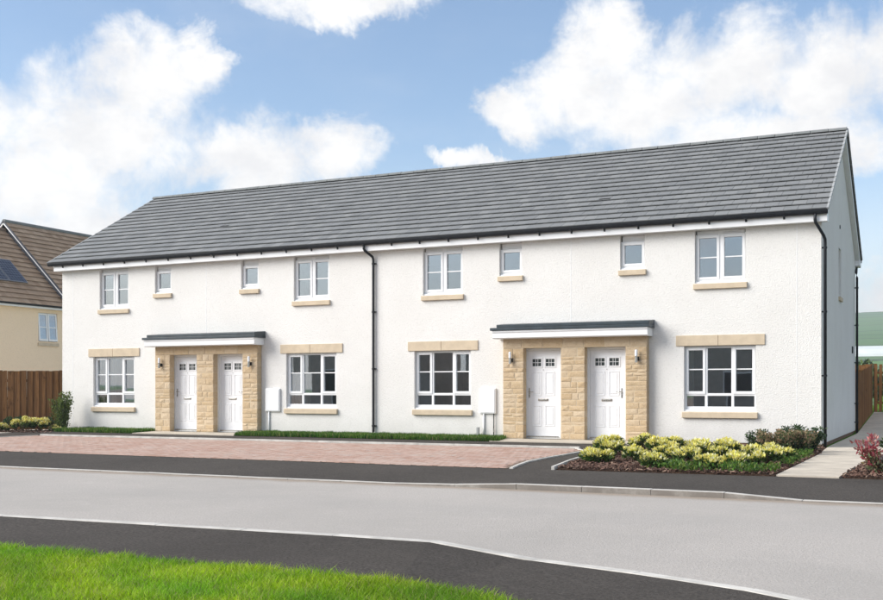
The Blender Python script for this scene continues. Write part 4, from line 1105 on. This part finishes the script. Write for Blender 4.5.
# ground cover weeds in the bed
N = 2600; pts = []
spots = [(-1.5, -7.9), (-1.2, -8.15), (-.9, -7.6), (-.45, -8.15), (-.15, -8.1), (-1.0, -8.25), (-.5, -7.5), (.1, -7.9), (.12, -5.5), (.15, -4.6), (.14, -6.2), (.1, -3.6), (-1.6, -7.5)]
cs = np.array(spots)[rng.integers(0, len(spots), N)]; p = np.concatenate([cs+rng.normal(size=(N, 2))*.13, .05+.10*rng.random((N, 1))], 1)
keep = np.array([inside(a, b, BED) for a, b, _ in p]); p = p[keep]
V, F, C_ = leaves(p, rng.normal(size=(len(p), 3))*.6+np.array([0, 0, .9]), .05*(.6+.8*rng.random(len(p))), pick([(.07, .16, .02), (.10, .21, .03), (.05, .11, .02), (.16, .22, .04)], len(p)))
tagit(np_mesh('ground_cover', V, F, M_LEAF, None, C_, 'stuff'), 'low green ground cover sprouting through the bark mulch', 'plants')
# left corner plants
for x, y, r, h, lb in ((-22.37, -1.36, .33, .5, 'rounded yellow shrub before the left fence'), (-21.88, -1.2, .35, .42, 'yellow and green shrub just right of the rounded one by the fence'), (-23.0, -1.6, .22, .24, 'small yellow shrub at the left picture edge'), (-21.5, -.98, .17, .2, 'tiny yellow shrub at the foot of the upright green shrub')):
    arr = mound(int(2600*r*r/.08), r, h, YEL+[(.45, .3, .08)], GRN, .62, .055, 8); plant('yellow_shrub', lb, 'shrub', 'small shrubs along the left fence', (x, y, .05), arr, 6, h*.7, r*.7)
N = 5200
t = rng.random(N); sprig = rng.integers(0, 16, N); sa_ = rng.random(16)*6.28; sr_ = .04+.20*rng.random(16); sh_ = .75+.42*rng.random(16)
bx = np.cos(sa_)*sr_; by = np.sin(sa_)*sr_
p = np.stack([bx[sprig]*(.35+.85*t)+rng.normal(size=N)*.05, by[sprig]*(.35+.85*t)+rng.normal(size=N)*.05, .04+t*sh_[sprig]], 1)
arr = (p, rng.normal(size=(N, 3))*.5+np.array([0, 0, .9])+p*np.array([1, 1, 0]), .06*(.6+.7*rng.random(N)), pick([(.09, .14, .03), (.13, .19, .04), (.18, .22, .06), (.06, .10, .025)], N))
plant('upright_shrub', 'upright dark green shrub at the left corner of the terrace', 'shrub', None, (-21.62, -.62, .04), arr, 12, .95, .3)
arr = mound(900, .35, .5, DKG, DKG, .5, .06, 7); plant('dark_shrub', 'dark green shrub against the fence at the left picture edge', 'shrub', None, (-23.05, -1.0, .05), arr, 6, .4, .3)
arr = mound(800, .3, .5, DKG, DKG, .5, .06, 7); plant('fence_shrub', 'dark green shrub between the yellow shrubs and the fence', 'shrub', None, (-22.0, -.55, .05), arr, 6, .4, .3)

# lawns --------------------------------------------------------------
def lawn(name, label, poly, z, dens_fn, hgt, n, wid, cols, lean=.5, sink=.08):
    xs = [p[0] for p in poly]; ys = [p[1] for p in poly]
    x = rng.uniform(min(xs), max(xs), n*3); y = rng.uniform(min(ys), max(ys), n*3)
    c = np.zeros(len(x), bool); k = len(poly)
    for i in range(k):
        x1, y1 = poly[i]; x2, y2 = poly[i-1]
        if y1 == y2: continue
        hit = ((y1 > y) != (y2 > y)) & (x < (x2-x1)*(y-y1)/(y2-y1)+x1); c ^= hit
    pr = dens_fn(x, y); c &= rng.random(len(x)) < pr
    x, y = x[c][:n], y[c][:n]; N = len(x)
    tuft = np.sin(x*7.1+1.3*np.sin(y*5.3))*np.sin(y*6.3+1.7*np.sin(x*4.1))*.5+.5
    h = hgt*(.45+.55*rng.random(N)+.35*tuft); a = rng.random(N)*6.283; ln = lean*h*(.3+rng.random(N))
    la = a+rng.normal(size=N)*.7; w2 = wid*(.7+.6*rng.random(N))
    bx, by = np.cos(a+1.57)*w2, np.sin(a+1.57)*w2
    z0 = np.full(N, z)
    mx, my = np.cos(la)*ln*.35, np.sin(la)*ln*.35; tx, ty = np.cos(la)*ln, np.sin(la)*ln
    V = np.stack([np.stack([x-bx, y-by, z0], 1), np.stack([x+bx, y+by, z0], 1), np.stack([x+mx+bx*.75, y+my+by*.75, z0+h*.6], 1), np.stack([x+mx-bx*.75, y+my-by*.75, z0+h*.6], 1), np.stack([x+tx, y+ty, z0+h], 1)], 1)
    i = np.arange(N)*5; F = np.concatenate([np.stack([i, i+1, i+2], 1), np.stack([i, i+2, i+3], 1), np.stack([i+3, i+2, i+4], 1)])
    big = np.sin(x*1.7+y*.9)*np.sin(y*2.1-x*.6)*.5+.5
    pat = np.clip(np.sin(x*3.3+2*np.sin(y*2.9))*np.sin(y*3.7+2*np.sin(x*2.3))*.5+.5+rng.normal(size=N)*.15, 0, 1)
    col = pick(cols, N, .25)*(0.62+.3*big+.35*pat)[:, None]; col[:, 0] *= .75+.45*pat
    dry = rng.random(N) < .08; col[dry] = pick([(.32, .30, .12), (.40, .36, .16)], dry.sum())
    C_ = np.repeat(col, 5, 0)
    o = np_mesh(name, V.reshape(-1, 3), F, M_GRASS, None, C_, 'stuff'); tagit(o, label, 'grass'); return o
VG = GRL[:-1]+[(1.28, -27), (-45, -27)]
MB().poly([(x, y, .022) for x, y in reversed(VG)]).build('verge_turf', M_TURF, kind='structure')
VGs = [(-9, -18.5)]+[(x, y+.02) for x, y in GRL[1:-1]]+[(1.28, -24), (-9, -24)]
GC = [(.24, .43, .006), (.29, .50, .012), (.34, .55, .02), (.18, .36, .006), (.42, .58, .08)]
def dv(x, y):
    d = -(x-2.5256)*math.sin(YAW)+(y+24.4774)*math.cos(YAW); r = (x-2.5256)*math.cos(YAW)+(y+24.4774)*math.sin(YAW)
    inn = (d > 5.2) & (r > -.46*d) & (r < .15*d); return np.where(inn, 1.0, .12)
lawn('verge_grass', 'bright green mown grass verge in the near left corner', VGs, .018, dv, .072, 170000, .0026, GC, .9)
for nm, lb, x0, x1 in (('strip_grass', 'green grass strip below the leftmost ground floor window', -21.25, -18.25), ('middle_grass', 'long green grass strip between the two porches', -15.1, -7.25)):
    pl = [(x0, -1.3), (x1, -1.36), (x1-.15, -.02), (x0, -.02)]
    if x0 > -20: pl = [(x0+.4, -1.36), (x1+.2, -1.36), (x1-.12, -.02), (x0-.05, -.02)]
    MB().poly([(x, y, .085) for x, y in pl]).build(nm+'_turf', M_TURF, kind='structure')
    lawn(nm, lb, pl, .075, lambda x, y: np.ones_like(x), .115, int((x1-x0)*3600), .006, [(.05, .125, .014), (.07, .165, .018), (.10, .22, .03), (.07, .15, .018)])
lawn('side_grass', 'patch of bright lawn beyond the red shrub', [(1.85, -5), (4, -8.2), (6, -8.2), (6, -1), (1.95, -1)], .0, lambda x, y: np.ones_like(x), .09, 9000, .008, GC)

# ================================================================== FAR DISTANCE
hy = np.array([90, 150, 230, 330, 450, 600, 760, 920, 1080, 1250, 1500]); hx = np.linspace(-700, 700, 41)
def hz_(x, y):
    d = y+24; z = -.3+66*max(0, (d-100)/860)**1.45 if d > 100 else -.3
    if d > 960: z = 66*(1-.1*(d-960)/500)
    return z+.06*z*math.sin(x*.011+1)+.03*z*math.sin(x*.031+y*.004)
sheet('hill', hx, hy, hz_, M_HILL)
def tunnel(x, y, ln, r, lb):
    mb = MB(); n = 10; pr = [(r*math.cos(math.pi*k/n), r*.75*math.sin(math.pi*k/n)) for k in range(n+1)]
    z = hz_(x, y)-.4
    mb.prism(pr, lambda p, e: (x+(-ln/2 if e == 0 else ln/2), y+p[0], z+p[1]))
    o = mb.build('polytunnel', M_TUNNEL); tagit(o, lb, 'polytunnel', 'polytunnels on the hillside'); return o
tx = lambda y: 2.5-.068*(y+24.5)
for k, (d_, lb) in enumerate(((345, 'lower white polytunnel on the hillside above the garden fence'), (362, 'upper white polytunnel row on the hillside above the fence'))):
    tunnel(tx(d_)+20, d_, 90, 3.9, lb)
def far_tree(x, y, h, r, lb):
    P_ = thing('far_tree', (x, y, -.15), lb, 'tree', 'trees beyond the garden fence'); N = 1500
    cs = ball(12)*np.array([r*.6, r*.6, h*.22])+np.array([0, 0, h*.62]); ix = rng.integers(0, 12, N); p = cs[ix]+ball(N)*(rng.random(N)**.4*r*.5)[:, None]
    V, F, C_ = leaves(p, ball(N)+np.array([0, 0, .3]), .3+.2*rng.random(N), pick([(.05, .09, .02), (.09, .14, .03), (.13, .18, .05), (.035, .06, .02)], N), .7)
    np_mesh('crown', V+np.array([x, y, -.15]), F, M_LEAF, P_, C_)
    MB().tube([(x, y, -.2), (x, y, h*.4), (x+.2, y, h*.7)], [.16, .12, .05], 7).build('trunk', M_TWIG, P_)
for k, (d_, dx, h, lb) in enumerate(((60, -.9, 3.2, 'hazy bluish tree above the tan fence, nearest the gable'), (66, 1.0, 3.9, 'green tree rising above the dark back fence'), (72, 3.6, 3.7, 'green tree at the right picture edge beyond the back fence'), (64, 4.6, 3.4, 'low green tree past the right end of the back fence'))):
    far_tree(tx(d_)+dx, d_, h, 1.9, lb)
# haze
hb = MB().box(-1450, 1450, -1450, 1560, -1.6, 75).build('haze', M_UNDER, kind='stuff')
hm = bpy.data.materials.new('haze_air'); hm.use_nodes = True; t = NT(hm.node_tree); t.n.remove(t.n['Principled BSDF'])
pv = t.new('ShaderNodeVolumePrincipled'); pv.inputs['Color'].default_value = (.86, .93, 1, 1); pv.inputs['Density'].default_value = .0006; pv.inputs['Anisotropy'].default_value = .2
t.l.new(pv.outputs[0], t.n['Material Output'].inputs['Volume'])
hb.data.materials.clear(); hb.data.materials.append(hm); tagit(hb, 'pale haze lying over the distant hillside', 'haze')
